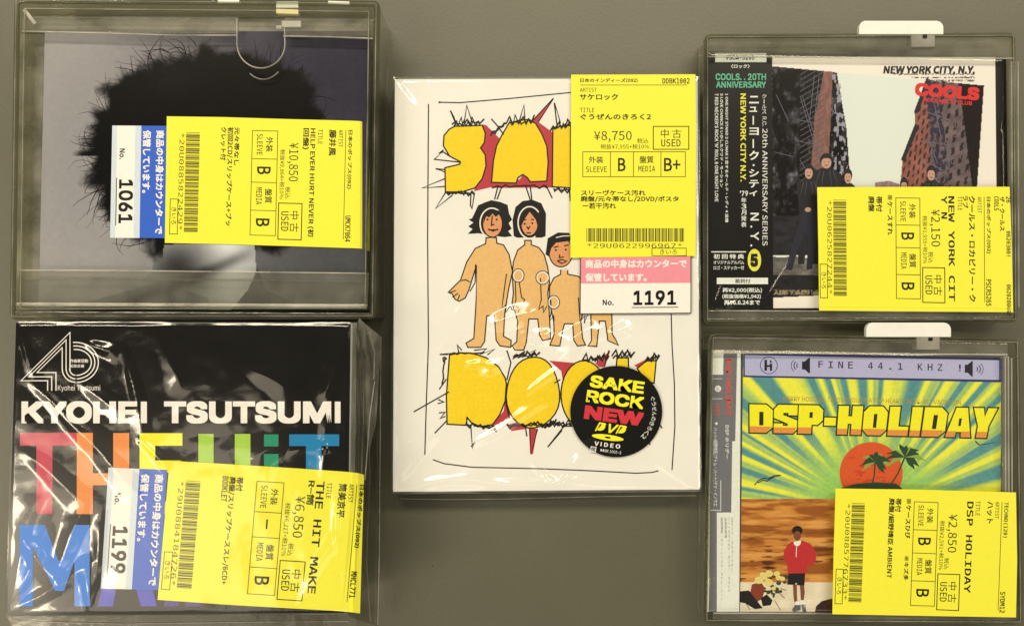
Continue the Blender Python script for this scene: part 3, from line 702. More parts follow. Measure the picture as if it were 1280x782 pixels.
SP = [(Za, [(350, 290), (324, 228), (342, 262), (352, 300)]), (Za, [(392, 290), (404, 202), (432, 290)]), (Za, [(662, 276), (684, 200), (688, 268)]), (Za, [(722, 282), (828, 168), (752, 286)]), (Za, [(524, 268), (552, 300), (585, 345)]),
      (Za, [(845, 300), (832, 190), (862, 290)]), (Za, [(320, 450), (290, 430), (268, 436), (290, 420), (246, 466), (372, 480)]), (Za, [(298, 516), (252, 512), (300, 530)]), (Za, [(298, 560), (185, 606), (300, 598)]),
      (Za, [(300, 628), (252, 706), (335, 640)]), (Za, [(425, 625), (422, 690), (430, 706), (442, 630)]), (Za, [(556, 600), (540, 662)]), (Za, [(575, 600), (552, 662)]), (Za, [(690, 590), (716, 668)]), (Za, [(715, 600), (722, 665)]), (Za, [(790, 590), (822, 656)]), (Za, [(905, 610), (910, 670)]),
      (Zc, [(318, 232), (145, 330)]), (Zc, [(305, 375), (248, 434)]), (Zc, [(424, 400), (432, 508), (442, 480), (425, 500)]), (Zc, [(405, 392), (404, 358), (425, 378)]), (Zc, [(270, 220), (305, 170)]), (Zc, [(265, 270), (292, 282), (262, 290)]),
      (Zc, [(268, 335), (298, 332), (275, 362), (300, 352)]), (Zc, [(312, 50), (272, 50), (330, 46)]), (Zc, [(290, 62), (305, 70), (290, 84), (288, 64)]), (Zc, [(365, 40), (358, 4), (380, 30)]), (Zc, [(712, 414), (718, 536), (750, 414)]), (Zc, [(800, 502), (870, 420)]),
      (Zc, [(692, 408), (698, 450)]), (Zc, [(600, 175), (620, 90), (600, 30)]), (Zc, [(598, 190), (592, 270), (612, 360)]), (Zd, [(18, 502), (98, 400), (140, 400)]), (Zd, [(50, 190), (80, 172)]), (Zd, [(560, 385), (578, 410)]), (Zd, [(318, 30), (296, 108)]),
      (Zd, [(515, 470), (518, 492)]), (Zc, [(440, 30), (500, 22), (470, 50), (540, 24), (505, 52)]), (Zc, [(628, 72), (690, 34), (660, 66), (740, 28), (712, 58)])]
for f, pts in SP: blk.stroke([f(*p) for p in pts], 1.15, z0 + .00003)
# the drawn frame round the picture
for pts in ([(535.6, 130), (535, 220), (534.5, 300), (535.5, 430), (533, 500), (531, 568)], [(549, 128), (575, 128.5), (640, 123), (716, 115.5)], [(541, 574), (555, 579), (590, 583.5), (680, 585.5), (740, 588), (795, 591), (815, 590), (823, 588)], [(839, 392), (840, 430), (843, 480), (843.6, 532), (840, 587)]):
    blk.stroke(pts, 1.0, z0 + .00003)
blk.ell(549.5, 128, 1.6, 1.3, z0 + .00003, n=8)
# plain cartoon figures
F1 = [(475, 212), (473, 240), (425, 262), (385, 325), (356, 410), (325, 440), (300, 466), (318, 474), (330, 498), (350, 508), (378, 492), (395, 455), (430, 340), (428, 520), (418, 680), (382, 702), (390, 722), (450, 722), (468, 695), (478, 575), (514, 575), (522, 690), (540, 715), (590, 722), (592, 690), (556, 670), (562, 560), (580, 450), (598, 370), (582, 290), (556, 246), (525, 238), (523, 212)]
F2 = [(655, 225), (655, 245), (622, 270), (602, 325), (597, 385), (602, 470), (596, 520), (610, 556), (622, 600), (618, 695), (596, 715), (610, 735), (650, 735), (662, 700), (674, 590), (716, 590), (724, 665), (738, 690), (775, 682), (768, 545), (762, 470), (770, 420), (762, 350), (745, 290), (720, 258), (685, 245), (685, 225)]
F3 = [(822, 360), (822, 382), (790, 400), (770, 440), (772, 520), (790, 600), (792, 660), (772, 712), (818, 716), (832, 640), (840, 612), (878, 612), (884, 690), (900, 715), (938, 712), (924, 680), (916, 600), (930, 540), (940, 480), (934, 420), (905, 392), (855, 382), (855, 360)]
F4 = [(948, 560), (962, 560), (966, 690), (950, 715), (990, 718), (1002, 600), (1030, 600), (1042, 690), (1090, 712), (1080, 690), (1062, 660), (1060, 560)]
for pts in (F1, F2, F3, F4): rp(tan, Zb, pts, .00001); blk.stroke([Zb(*p) for p in pts], 1.05, z0 + .00004, closed=True)
for pts in ([(426, 335), (424, 420), (400, 462)], [(358, 412), (380, 408), (400, 418)], [(305, 468), (335, 458)], [(318, 490), (345, 470)], [(342, 505), (352, 478)], [(570, 380), (556, 480), (548, 545), (570, 520), (566, 560), (588, 528), (596, 548)],
            [(610, 400), (614, 500), (600, 548), (622, 528), (626, 556), (640, 530), (655, 500), (640, 490), (628, 410)], [(728, 400), (732, 500), (720, 545), (740, 530), (742, 560), (758, 530)], [(776, 500), (778, 560), (770, 600), (790, 575), (792, 600)], [(905, 490), (912, 600), (935, 575), (932, 610), (948, 570)]):
    blk.stroke([Zb(*p) for p in pts], .95, z0 + .00005)
for c in ((625, 388, 22, 26), (738, 398, 26, 26), (790, 512, 22, 26)): wht.ring(c[0], c[1], c[2], c[3], 1.2, z0 + .00006, Zb); blk.ring(c[0], c[1], c[2] + 5, c[3] + 5, .8, z0 + .00006, Zb)
hairb = Buf()
rp(hairb, Zb, [(410, 122), (438, 62), (470, 48), (500, 38), (540, 46), (575, 60), (582, 100), (596, 128), (580, 145), (594, 170), (578, 182), (596, 205), (560, 210), (440, 192), (390, 195), (412, 172), (392, 160), (416, 142), (394, 128)], .00002)
rp(hairb, Zb, [(604, 205), (598, 130), (612, 70), (645, 42), (690, 36), (732, 52), (754, 100), (752, 205), (735, 212), (618, 212)], .00002)
for c in ((502, 145, 55, 70), (678, 142, 54, 74)): wht.ring(c[0], c[1], c[2], c[3], 1.3, z0 + .00004, Zb, 60, 320)
for c in ((505, 148, 46, 62), (677, 146, 40, 58), (823, 280, 55, 68)): face.ell(*c, z0 + .00004, Zb)
rp(hairb, Zb, [(462, 150), (468, 110), (500, 80), (545, 88), (552, 130), (535, 104), (520, 116), (505, 100), (490, 118), (476, 112)], .00005)
rp(hairb, Zb, [(638, 160), (642, 105), (672, 80), (700, 88), (718, 120), (716, 165), (706, 128), (678, 92), (655, 125)], .00005)
rp(hairb, Zb, [(752, 290), (762, 215), (810, 188), (862, 190), (880, 230), (862, 228), (800, 236), (778, 262), (768, 300)], .00005)
wht.stroke([Zb(*p) for p in ((800, 212), (835, 204), (866, 204))], .9, z0 + .00006); wht.stroke([Zb(*p) for p in ((770, 330), (800, 356), (850, 362), (890, 340))], 1.0, z0 + .00004)
for c in ((482, 128), (524, 128), (655, 148), (690, 145), (800, 270), (846, 268)): blk.ell(*c, 5, 5, z0 + .00006, Zb, 8)
for pts in ([(504, 110), (500, 155), (514, 150)], [(484, 172), (508, 182), (532, 172)], [(486, 176), (530, 176)], [(664, 160), (672, 172), (680, 158)], [(664, 190), (684, 190)], [(790, 258), (812, 252)], [(838, 250), (860, 246)], [(818, 290), (816, 305), (838, 302)], [(806, 320), (828, 314), (850, 322), (828, 332), (808, 322)], [(646, 130), (662, 128)], [(684, 128), (698, 128)]):
    blk.stroke([Zb(*p) for p in pts], 1.1, z0 + .00006)
for c in ((505, 148, 46, 62), (677, 146, 40, 58), (823, 280, 55, 68)): blk.ring(*c, 1.0, z0 + .00005, Zb)
tan.build('figure_print', ink((230, 178, 106), .4), cv); face.build('face_print', ink((222, 148, 92), .4), cv); hairb.build('hair_print', ink((18, 16, 15), .4), cv)
red.build('red_print', ink((186, 56, 62), .4), cv); yel.build('yellow_print', ink((248, 200, 26), .4), cv); wht.build('white_print', ink((244, 240, 228), .4), cv)
blk.build('line_print', ink((20, 18, 17), .4), cv)
crM = [(489, 615, 572, 500, 9, 2.0), (489, 615, 520, 520, 5, 1.5), (489, 615, 660, 575, 8, 1.3), (700, 613, 750, 535, 9, 1.8), (700, 613, 722, 560, 5, 1.4), (700, 613, 655, 570, 6, 1.4), (545, 440, 590, 365, 8, 1.6), (560, 575, 730, 470, 8, 1.5), (590, 415, 710, 375, 14, 2.4),
       (640, 505, 730, 440, 6, 1.2), (745, 402, 690, 445, 12, 2.6), (750, 425, 800, 400, 9, 2.0), (635, 445, 675, 392, 10, 2.2), (875, 612, 790, 560, 6, 1.0), (493, 98, 530, 150, 6, 1.0), (690, 455, 775, 395, 10, 2.0), (600, 470, 640, 440, 10, 1.6), (655, 425, 700, 415, 12, 2.4), (520, 600, 820, 606, 7, 1.4), (575, 455, 620, 452, 6, 1.2)]
crM = [(a, b_, c, d, w * 1.35, h * .85) for a, b_, c, d, w, h in crM]
film('cellophane_wrap', [(491, 96.5), (874.5, 95.5), (877.5, 614), (488.5, 617)], zM + .0009, crM, Mr, .0006, 80, 2, skirt=.001)
# loose hem of the wrap lying under the lower edge
hm = Buf(); hm.poly([(492, 614), (876, 612), (874, 622), (800, 623), (640, 626), (520, 627), (500, 624)], .006); hm.build('wrap_hem', clear_mat('hem_cellophane', (.6, .6, .5), .15, haze=.10, bump=.4), Mr)
line3(Mr, 'wrap_hem_edge', [(500, 623), (560, 624), (640, 623), (760, 620), (870, 619)], .0065, 1.2, M_EDGE)
# round sticker
st = Buf(); ZS = zM + .0013
st.ell(770.3, 514, 57.5, 57, ZS, n=64); so = st.build('round_sticker', ink((17, 16, 14), .35), Mr)
def rot(cx, cy_, deg):
    a = math.radians(deg); c, s_ = math.cos(a), math.sin(a)
    return lambda x, y: (cx + (x - cx) * c - (y - cy_) * s_, cy_ + (x - cx) * s_ + (y - cy_) * c)
RS = rot(770, 514, 7.5)
y_ = Buf(); y_.text('SAKE', 733, 472.5, 801, 488, ZS + .00004, RS, f=F_SANS, bold=.03); y_.text('ROCK', 731, 491.5, 803, 507, ZS + .00004, RS, f=F_SANS, bold=.03)
def ZSm(x, y): return (680 + x / 3.91, 430 + y / 3.91)
y_.text('DVD', 747, 530, 787, 541.5, ZS + .00004, RS, f=F_SANS, bold=.016, shear=.3); 
pts = [(764 + 20 * math.cos(a), 547.5 + 3.6 * math.sin(a)) for a in np.linspace(0, 2 * math.pi, 32)[:-1]]
y_.poly([RS(*p) for p in pts], ZS + .00004); y_.build('yellow_print', ink((250, 226, 40), .4), so)
r_ = Buf(); r_.text('NEW', 731, 511, 805, 528, ZS + .00004, RS, f=F_SANS, bold=.06); r_.build('red_print', ink((204, 52, 56), .4), so)
k_ = Buf(); k_.poly([RS(764 + 4 * math.cos(a), 547.5 + 1.2 * math.sin(a)) for a in np.linspace(0, 6.2, 12)], ZS + .00006); k_.build('disc_hole_print', M_BLACKP, so)
w_ = Buf(); w_.text('V I D E O', 748.5, 554, 781, 559.5, ZS + .00004, RS, f=F_CJK, bold=.016); w_.text('DDBK 1002-3', 757, 562.5, 783, 566, ZS + .00004, RS, f=F_SANS)
w_.frame(745, 561.5, 751, 567.5, 1, ZS + .00004, RS); w_.text('G', 746.5, 563, 749.8, 566.4, ZS + .00004, RS, f=F_SANS)
for i, ch in enumerate('ぐうぜんのきろく2'):
    a = math.radians(-20 + i * 7.6 + 3); x, y = 770 + 48 * math.cos(a), 512 + 48 * math.sin(a) ; m = rot(x, y, -20 + i * 7.6 + 93)
    w_.text(ch, x - 2.7, y - 2.7, x + 2.7, y + 2.7, ZS + .00004, m, f=F_CJK)
w_.build('white_print', ink((236, 232, 220), .4), so)
# slips
ZL = zM + .0015
q = quadmap((726.3, 321), (863.2, 320.5), (863, 390.5), (725.8, 391.5))
sheet('slip_border', [q(-.008, -.01), q(1.008, -.01), q(1.008, 1.016), q(-.008, 1.016)], ZL - .00013, .00008, ink((36, 32, 30), .5), Mr)
slip_label(Mr, q, ZL, '1191', ((232, 138, 140), None))
mM = lambda u, v: (714 + u * 1.0, 93.5 + v * 1.0)
LN = [('日本のインディーズ(092)', 11, 4.5, 83, 10.2), ('DDBK1002', 114, 4.5, 148, 11.3, F_MONO), ('サケロック', 10.5, 24, 58.5, 31.7), ('ぐうぜんのきろく2', 11.6, 49, 99.8, 56.3),
      ('スリーヴケース汚れ', 12.3, 144, 93, 151), ('廃盤/元々帯なし/2DVD/ポスタ', 11.6, 151.6, 134.4, 159.2), ('ー若干汚れ', 14, 160, 56, 167.5)]
price_label(Mr, [(714, 93.5), (869.3, 93), (870, 160), (869.6, 250), (869.6, 319.8), (800, 321), (713, 322), (713.6, 200)], ZL + .0003, mM, LN, ('B', 'B+'), '¥8,750', '税抜¥7,955+税10%', '*29U0622996967*')

# ------------------------------------------------------------------ pack C: city street disc
zC = .0125
C = root('disc_package', 'disc with black paper band, city street cover and dark-jacketed figures', 'CD', 1070, 228)
solid('jewel_case', [(884, 64), (1258, 71.5), (1262, 386), (884, 388)], zC - .0006, .0015, M_BLACKP, C)
def tone(seed, X, Y, a, b, s): return np.asarray(a, float) + (np.asarray(b, float) - a) * fbm(X, Y, s, seed)[..., None]
def art_c(X, Y):
    C_ = np.zeros(X.shape + (3,)) + (246, 240, 222)
    pic = inpoly(X, Y, [(965, 83), (1230, 107), (1222, 200), (1216, 360), (965, 372)])
    C_ = np.where(pic[..., None], np.array((226, 224, 230.)), C_)
    n1 = fbm(X * 1.4, Y * .8, 12, 21, 5); n2 = vnoise(X * 2.2, Y * .6, 4, 33)
    lb = inpoly(X, Y, [(960, 80), (1046, 91), (1058, 160), (1064, 240), (1064, 280), (960, 300)])
    n3 = fbm(X * 1.3 + Y * .3, Y * 1.1, 8, 35, 4); g = 16 + 80 * ss(.48, .72, n1) * n3 + 60 * ss(.5, .8, n3) * n2
    C_ = np.where((lb & pic)[..., None], np.stack([g, g * .94, g * .95], -1), C_)
    br = inpoly(X, Y, [(1030, 89), (1041, 90), (1035, 220), (1014, 208), (1018, 150)])
    C_ = np.where(br[..., None], np.stack([150 - 30 * n2, 104 - 20 * n2, 88 - 18 * n2], -1), C_)
    rag = inpoly(X, Y, [(1040, 91), (1049, 92), (1056, 150), (1060, 220), (1040, 222)])
    C_ = np.where((rag & (fbm(X * 2, Y, 6, 36, 4) > .56))[..., None], np.array((158, 148, 150.)), C_)
    rail = lb & pic & (((Y + X * .6) % 7) < 1.2) & (X > 1000) & (X < 1030)
    C_ = np.where(rail[..., None], np.array((92, 86, 84.)), C_)
    # building on the right, leaning, with rows of windows
    rb = inpoly(X, Y, [(1158, 99), (1200, 103), (1214, 180), (1222, 240), (1125, 240), (1128, 199), (1144, 156), (1143, 138)])
    lean = (X - 1158) + (Y - 100) * .10
    w = np.where(X < 1166, ((lean % 6) < 2.6) & (((Y + X * 1.1) % 11) < 6.5), ((lean % 10) < 4.2) & (((Y + X * .5) % 15) < 9)) & (vnoise(X, Y, 3, 90) > .2)
    nb = fbm(X, Y, 7, 92); base = np.stack([84 + 50 * nb, 70 + 40 * nb, 68 + 38 * nb], -1)
    base = np.where(((X < 1162))[..., None], base * (1.3, .98, .85), base)
    base = np.where(w[..., None], base * .45, base)
    iron = (np.abs(((X - 1165) * 1.0 - (Y - 110) * .12)) < 9) & (fbm(X * 2, Y * 2, 7, 41) > .46)
    base = np.where(iron[..., None], np.array((58, 50, 62.)), base)
    C_ = np.where((rb & pic)[..., None], base, C_)
    cor = inpoly(X, Y, [(1158, 97), (1143, 140), (1147, 142), (1163, 100)]) | inpoly(X, Y, [(1144, 154), (1126, 200), (1130, 202), (1149, 158)])
    C_ = np.where(cor[..., None], np.array((48, 44, 46.)), C_)
    bk = inpoly(X, Y, [(1198, 104), (1230, 107), (1221, 240), (1216, 240), (1206, 160)])
    C_ = np.where(bk[..., None], np.array((26, 18, 18.)), C_)
    hz = inpoly(X, Y, [(1094, 228), (1112, 226), (1130, 232), (1130, 240), (1094, 240)])
    C_ = np.where(hz[..., None], np.stack([168 - 30 * n2, 136 - 30 * n2, 130 - 20 * n2], -1), C_)
    # street
    st_ = pic & (Y > 318 + 6 * n1)
    gg = 70 + 70 * fbm(X, Y * 2, 9, 51)
    C_ = np.where((st_ & (X < 1070))[..., None], np.stack([gg, gg * .93, gg * .82], -1), C_)
    dk = pic & (Y > 344) & (X < 1070)
    C_ = np.where(dk[..., None], np.stack([gg * .35, gg * .32, gg * .3], -1), C_)
    mid = pic & (Y > 270) & (Y < 319) & (X < 1030)
    C_ = np.where(mid[..., None], np.stack([gg * .4, gg * .38, gg * .38], -1), C_)
    nw = (Y > 362) & (Y < 368) & (X > 967) & (X < 1030); C_ = np.where((nw & (vnoise(X * 2, Y, 2, 60) > .45))[..., None], np.array((150, 130, 96.)), C_)
    nw = (Y > 92) & (Y < 103) & (X > 1110 + (Y - 92) * 6) & (X < 1218) & (((Y - 92) % 4) < 2.2); C_ = np.where((nw & (vnoise(X * 2, Y * 2, 2.4, 61) > .4))[..., None], np.array((88, 78, 66.)), C_)
    return C_
QC0 = [(965, 71), (1244, 71.5), (1247, 384), (965, 385)]
cc = painted('cover_print', QC0, zC, .85, art_c, C, .3)
zc = zC + .00006
k = Buf(); k.text('NEW YORK CITY, N.Y.', 1104, 82.5, 1218.5, 94.5, zc, f=F_CJK, bold=.028, shear=.15)
# small figures in dark jackets
dark = Buf(); skin = Buf(); jean = Buf()
for cx, top, w, h in ((1011, 205, 15, 130), (1033, 192, 19, 140), (1060, 211, 13, 60), (1130, 222, 12, 40), (1164, 207, 14, 50)):
    dark.poly([(cx - w * .35, top + 18), (cx + w * .35, top + 18), (cx + w, top + 26), (cx + w * 1.1, top + 62), (cx + w * .6, min(top + h, 330)), (cx + w * .2, min(top + h, 330)), (cx, top + 80), (cx - w * .4, min(top + h, 330)), (cx - w * .9, min(top + h, 330)), (cx - w * .8, top + 60), (cx - w, top + 26)], zc)
    dark.ell(cx, top + 8, w * .42, 8.5, zc, n=18)
    skin.ell(cx, top + 11.5, w * .33, 7.2, zc + .00002, n=16)
    for s_ in (-1, 1): dark.ell(cx + s_ * w * .14, top + 10.5, .7, .5, zc + .00004, n=6)
    dark.poly([(cx - 2, top + 14.2), (cx + 2, top + 14.2), (cx + 1.6, top + 15.2), (cx - 1.6, top + 15.2)], zc + .00004)
    dark.poly([(cx - w * .34, top + 8), (cx - w * .2, top + 1.5), (cx + w * .2, top + 1.5), (cx + w * .34, top + 8), (cx + w * .15, top + 5.8), (cx - w * .15, top + 5.8)], zc + .00004)
jean.poly([(1004, 262), (1026, 262), (1022, 290), (1015, 336), (1008, 337), (1011, 296), (1006, 290), (996, 316), (990, 338), (982, 336), (992, 300)], zc + .00005)
skin.ell(1010, 262, 4, 3, zc + .00006, n=10)
fe = Buf()
for x0, y0, x1, y1 in ((1000, 120, 1024, 200), (1003, 120, 1027, 200), (970, 118, 986, 152), (1000, 200, 1018, 228), (968, 190, 992, 196), (996, 150, 1024, 154), (994, 176, 1022, 181), (1018, 94, 1012, 150), (1024, 95, 1018, 150)): fe.stroke([(x0, y0), (x1, y1)], .7, zc)
for x0, y0, x1, y1 in ((1160, 170, 1172, 205), (1152, 176, 1190, 182), (1166, 120, 1176, 170), (1180, 178, 1190, 205), (1150, 196, 1178, 240), (1164, 205, 1184, 216), (1158, 140, 1188, 150)): fe.stroke([(x0, y0), (x1, y1)], .9, zc)
fe.build('fire_escape_print', ink((104, 98, 104), .4), cc)
fd = Buf()
for cx, top, w_j in ((1011, 205, 15), (1033, 192, 19), (1060, 211, 13), (1164, 207, 14)):
    for dx in (-.7, -.3, .35, .75): fd.stroke([(cx + dx * w_j * .6, top + 22), (cx + dx * w_j * .9, top + 34), (cx + dx * w_j, min(top + 56, 244))], 1.0, zc + .00005, taper=True)
fd.build('fold_print', ink((70, 68, 76), .4), cc)
dark.build('figure_print', ink((24, 23, 28), .4), cc); skin.build('skin_print', ink((196, 146, 118), .4), cc); jean.build('denim_print', ink((32, 32, 44), .4), cc)
k.build('title_print', ink((22, 20, 20), .4), cc)
r_ = Buf(); RT = rot(1185, 118, 4.5)
r_.text('COOLS', 1143.5, 106.5, 1224, 123, zc, RT, f=F_SANS, bold=.05); r_.text('ROCKABILLY CLUB', 1155, 124.5, 1216, 129.5, zc, RT, f=F_CJK, bold=.02); r_.build('red_print', ink((214, 40, 38), .4), cc)
# obi band
ob = sheet('paper_band', [(885, 63.5), (965, 63.5), (966.5, 385), (884, 386)], zC + .0005, .0002, ink((14, 13, 13), .3, 'black_gloss_paper'), C)
zo = zC + .00056; Z1 = zf(870, 10, 3.91); Z3 = zf(870, 200, 3.556)
w = Buf(); g = Buf(); yl = Buf(); k = Buf()
w.rect(894, 66.5, 958, 78, zo); w.text('〈ロック〉', 914, 80.5, 937, 85.5, zo, f=F_CJK, bold=.01)
k.text('PSCR-5265', 908, 69.5, 943, 75, zo + .00002, f=F_SANS, bold=.02)
g.text('COOLS. . 20TH', 894.5, 92, 957.5, 100.5, zo, f=F_SANS, bold=.02); g.text('ANNIVERSARY', 895, 102, 957.5, 110, zo, f=F_CJK, bold=.016)
for i, ch in enumerate('クールス'):
    y = 118 + i * 6.4
    if ch == 'ー': w.rect(954.6, y, 955.6, y + 5, zo)
    else: w.text(ch, 952.5, y, 958, y + 5.2, zo, f=F_CJK)
cwtext(w, 'R.C.', 953, 146, 958, 158, zo, f=F_SANS); cwtext(w, '20th ANNIVERSARY SERIES', 953, 161, 959.8, 307, zo, f=F_CJK, bold=.003)
cwtext(w, 'ANNIVERSARY SERIES', 953.3, 181, 959.6, 308, zo, f=F_SANS) if False else None
y = 120
for ch, h in (('ニ', 12), ('ュ', 9), ('ー', 14), ('ヨ', 12), ('ー', 14), ('ク', 14), ('・', 6), ('シ', 12), ('テ', 12), ('ィ', 9)):
    if ch == 'ー': w.rect(940.8, y + 1, 942.4, y + h - 2, zo)
    elif ch == '・': w.ell(942, y + 2.5, 1.3, 1.3, zo, n=10)
    else: w.text(ch, 936.5, y, 948.5 - (2 if ch in 'ュィ' else 0), y + h - 2.5, zo, f=F_CJK, bold=.012)
    y += h + 1.5
cwtext(w, 'N . Y .', 938, 266, 948.5, 308, zo, f=F_SANS, bold=.01)
cwtext(yl, 'NEW YORK CITY N.Y.', 925.5, 117, 932.5, 227, zo, f=F_CJK, bold=.016)
cwtext(w, "'79", 926, 237, 935, 245, zo, f=F_SANS, bold=.01) if False else w.text("'79", 925, 238.5, 935, 245, zo, f=F_SANS, bold=.015)
for i, ch in enumerate('年3月発表'): w.text(ch, 926.5, 247 + i * 7.6, 933, 253.4 + i * 7.6, zo, f=F_CJK, bold=.008)
cwtext(w, '1 ONE NIGHT STAND 2 CLIMAX 3 恋するオールド・レディ 4 追憶', 906.5, 117, 910.5, 278, zo, f=F_CJK, bold=.01)
cwtext(w, '5 LOVE CHANCE 6 いかしたクツド・モーション', 900, 117, 904, 234, zo, f=F_CJK, bold=.01)
cwtext(w, "7 RED NECKER'S ROCK 'N' ROLL 8 ONE NIGHT LOVE", 893.5, 117, 898, 252, zo, f=F_CJK, bold=.01)
w.rect(889, 314, 932.5, 315.4, zo)
w.text('初 回 特 典', 892, 317.5, 930, 323.5, zo, f=F_CJK, bold=.012); w.text('オリジナルアルバム', 892, 325.5, 930, 330, zo, f=F_CJK, bold=.008); w.text('ロゴ・ステッカー付', 892, 332, 930, 337, zo, f=F_CJK, bold=.008)
yl.ell(943, 325, 8.4, 14, zo, n=32); k.text('5', 938, 317, 947.5, 333.5, zo + .00002, f=F_SANS, bold=.05)
w.rect(896, 347, 960, 355, zo); k.text('歌詞付', 919, 348.5, 938, 353.8, zo + .00002, f=F_CJK, bold=.01)
w.text('再¥2,000(税込)', 903, 359.5, 952.5, 366, zo, f=F_CJK, bold=.012); w.text('(税抜価格¥1,942)', 903, 367.5, 951, 373.5, zo, f=F_CJK, bold=.012); w.text('再96.6.24まで', 905, 375, 950, 381, zo, f=F_CJK, bold=.015)
w.build('white_print', ink((232, 230, 224), .4), ob); g.build('green_print', ink((96, 176, 132), .4), ob); yl.build('yellow_print', ink((232, 218, 70), .4), ob); k.build('black_print', ink((20, 18, 18), .4), ob)
film('clear_lid', [(883, 62.5), (1259, 70), (1263, 387), (882, 389)], zC + .0013, [(884, 388, 905, 340, 4, .5), (940, 388, 1010, 290, 6, .5), (1259, 120, 1250, 170, 3, .6), (884, 388, 940, 372, 4, .5)], C, .00012, 120, 8, skirt=.002, mat=M_FILM)
mC = affine((1149.8, 247.8), (.006, .98), (-.965, -.02))
LN = [('日本のポップス(092)', 11, 4.5, 83, 10.5), ('PSCR5265', 116, 4.5, 150, 11.2, F_MONO), ('クールス・ロカビリー・ク', 10, 24.5, 145, 33), ('ラブ', 10, 33.5, 26, 40.5), ('NEW YORK CIT', 11, 51.5, 145, 59.5, F_MONO), ('Y N', 11, 61, 40, 68.5, F_MONO),
      ('COOLS', 10, -6, 28, 0, F_MONO), ('ザ・クールス', 10, -13.5, 54, -7), ('0620300!', 54, -21, 86, -15.5, F_MONO), ('0620280697', 122, -21, 162, -15.5, F_MONO), ('26', 10, -21, 18, -15.5, F_MONO),
      ('※ケースすれ', 11, 131.5, 62, 138.5), ('帯付', 13, 145, 33, 153), ('廃盤', 13, 155, 33, 163)]
ZLC = .0176
price_label(RC, [(1021.5, 234), (1140, 233.5), (1262, 233.5), (1264.5, 300), (1266.5, 390), (1140, 389), (1024, 388), (1023, 310)], ZLC, mC, LN, 'BB', '¥2,150', '税抜¥1,955+税10%', '*20U0625827244*')
line3(RC, 'label_fold', [(1026, 383), (1150, 384), (1264, 385)], ZLC + .0002, 1, YEL, .0002)

# ------------------------------------------------------------------ pack D: sunburst beach disc
zD = .0145
Dr = root('disc_package', 'disc with sunburst beach cover, palms and small figure in red jacket', 'CD', 1085, 605)
solid('jewel_case', [(886, 437), (1256, 443), (1259, 766), (882, 767)], zD - .0006, .0015, ink((88, 86, 78), .3, 'grey_plastic'), Dr)
cx0, cy0 = 1089, 640
def art_d(X, Y):
    a = np.arctan2(Y - cy0, X - cx0); r_ = np.hypot(X - cx0, Y - cy0)
    ray = .5 + .5 * np.sin(a * 40 + 2.4 * np.sin(a * 7) + 1.3 * np.sin(a * 17 + 1)); ray2 = .5 + .5 * np.sin(a * 40 + 2.6 + 2.4 * np.sin(a * 7) + .8 * np.sin(a * 13)); fine = .5 + .5 * np.sin(a * 150 + 3 * np.sin(a * 9))
    C_ = np.zeros(X.shape + (3,)) + (158, 184, 98)
    C_ = mixc(C_, (186, 200, 104), fine * .6)
    C_ = mixc(C_, (88, 140, 132), ss(.45, .85, ray2) * ss(60, 150, r_))
    C_ = mixc(C_, (236, 226, 66), ss(.5, .98, ray) * ss(20, 110, r_))
    C_ = mixc(C_, (150, 196, 92), (1 - ss(50, 120, r_)) * .8)
    C_ = C_ + (vnoise(X, Y, 3, 4)[..., None] - .5) * 12
    sea = Y > 623
    n = fbm(X * .22, Y * 1.6, 9, 14, 5); n2 = fbm(X * .3, Y * 2.2, 6, 24, 4)
    S = mixc(np.zeros(X.shape + (3,)) + (204, 132, 56), (150, 84, 30), ss(.42, .62, n))
    S = mixc(S, (70, 34, 18), ss(.60, .68, n2) * ss(640, 720, Y) * .9)
    S = mixc(S, (222, 160, 78), ss(.60, .75, 1 - n) * .7)
    C_ = np.where(sea[..., None], S, C_)
    sand = Y > 726 + 2 * vnoise(X, Y, 12, 9)
    sc_ = np.array((228, 208, 168.)) + (fbm(X, Y, 14, 77)[..., None] - .5) * 26
    C_ = np.where(sand[..., None], sc_, C_)
    return C_
QD0 = [(929, 442), (1251, 448), (1251, 764), (925, 764)]
cd = painted('cover_print', QD0, zD, .85, art_d, Dr, .3)
zd = zD + .00006
Z1, Z2, Z3 = zf(870, 400, 3.91), zf(1060, 400, 3.91), zf(870, 590, 4.074)
nv = Buf(); nv.poly([(930, 441.5), (1252, 448), (1252, 477.5), (929, 471)], zd); nv.build('header_border_print', ink((44, 42, 96), .35), cd)
hb = Buf(); hb.poly([(931, 443.5), (1249, 450), (1249, 474.5), (931, 469)], zd + .00003); hb.build('header_print', ink((178, 172, 190), .35), cd)
k = Buf(); zh = zd + .00006
k.ring(961, 456.3, 10.6, 10.6, .8, zh); k.rect(955.5, 449.5, 958.8, 463, zh); k.rect(962.3, 454, 965.2, 463, zh); k.rect(955.5, 456, 965.2, 458.4, zh); k.rect(962.5, 450, 964.5, 453, zh)
tilt = rot(961, 456, 1.05)
for i, ch in enumerate('FINE 44.1 KHZ !'):
    x = 1023 + i * 12.42
    if ch == ' ': continue
    wd = 2 if ch == '!' else (2.4 if ch == '.' else 6)
    yy = 455.2 + (x - 1023) * .025
    k.text(ch, x + 3 - wd / 2, yy - (4.2 if ch != '.' else -2.5), x + 3 + wd / 2, yy + 4.2, zh, f=F_MONO, bold=.004)
k.poly([(1002.5, 451.5), (1006, 451.5), (1011.5, 446.5), (1012.5, 448), (1012.5, 465), (1011.5, 466.5), (1006, 461.5), (1002.5, 461.5)][::1], zh)
k.poly([(1206, 455.5), (1209.5, 455.5), (1215.5, 450.5), (1216, 452), (1216, 469), (1215.5, 471), (1209.5, 465.5), (1206, 465.5)], zh)
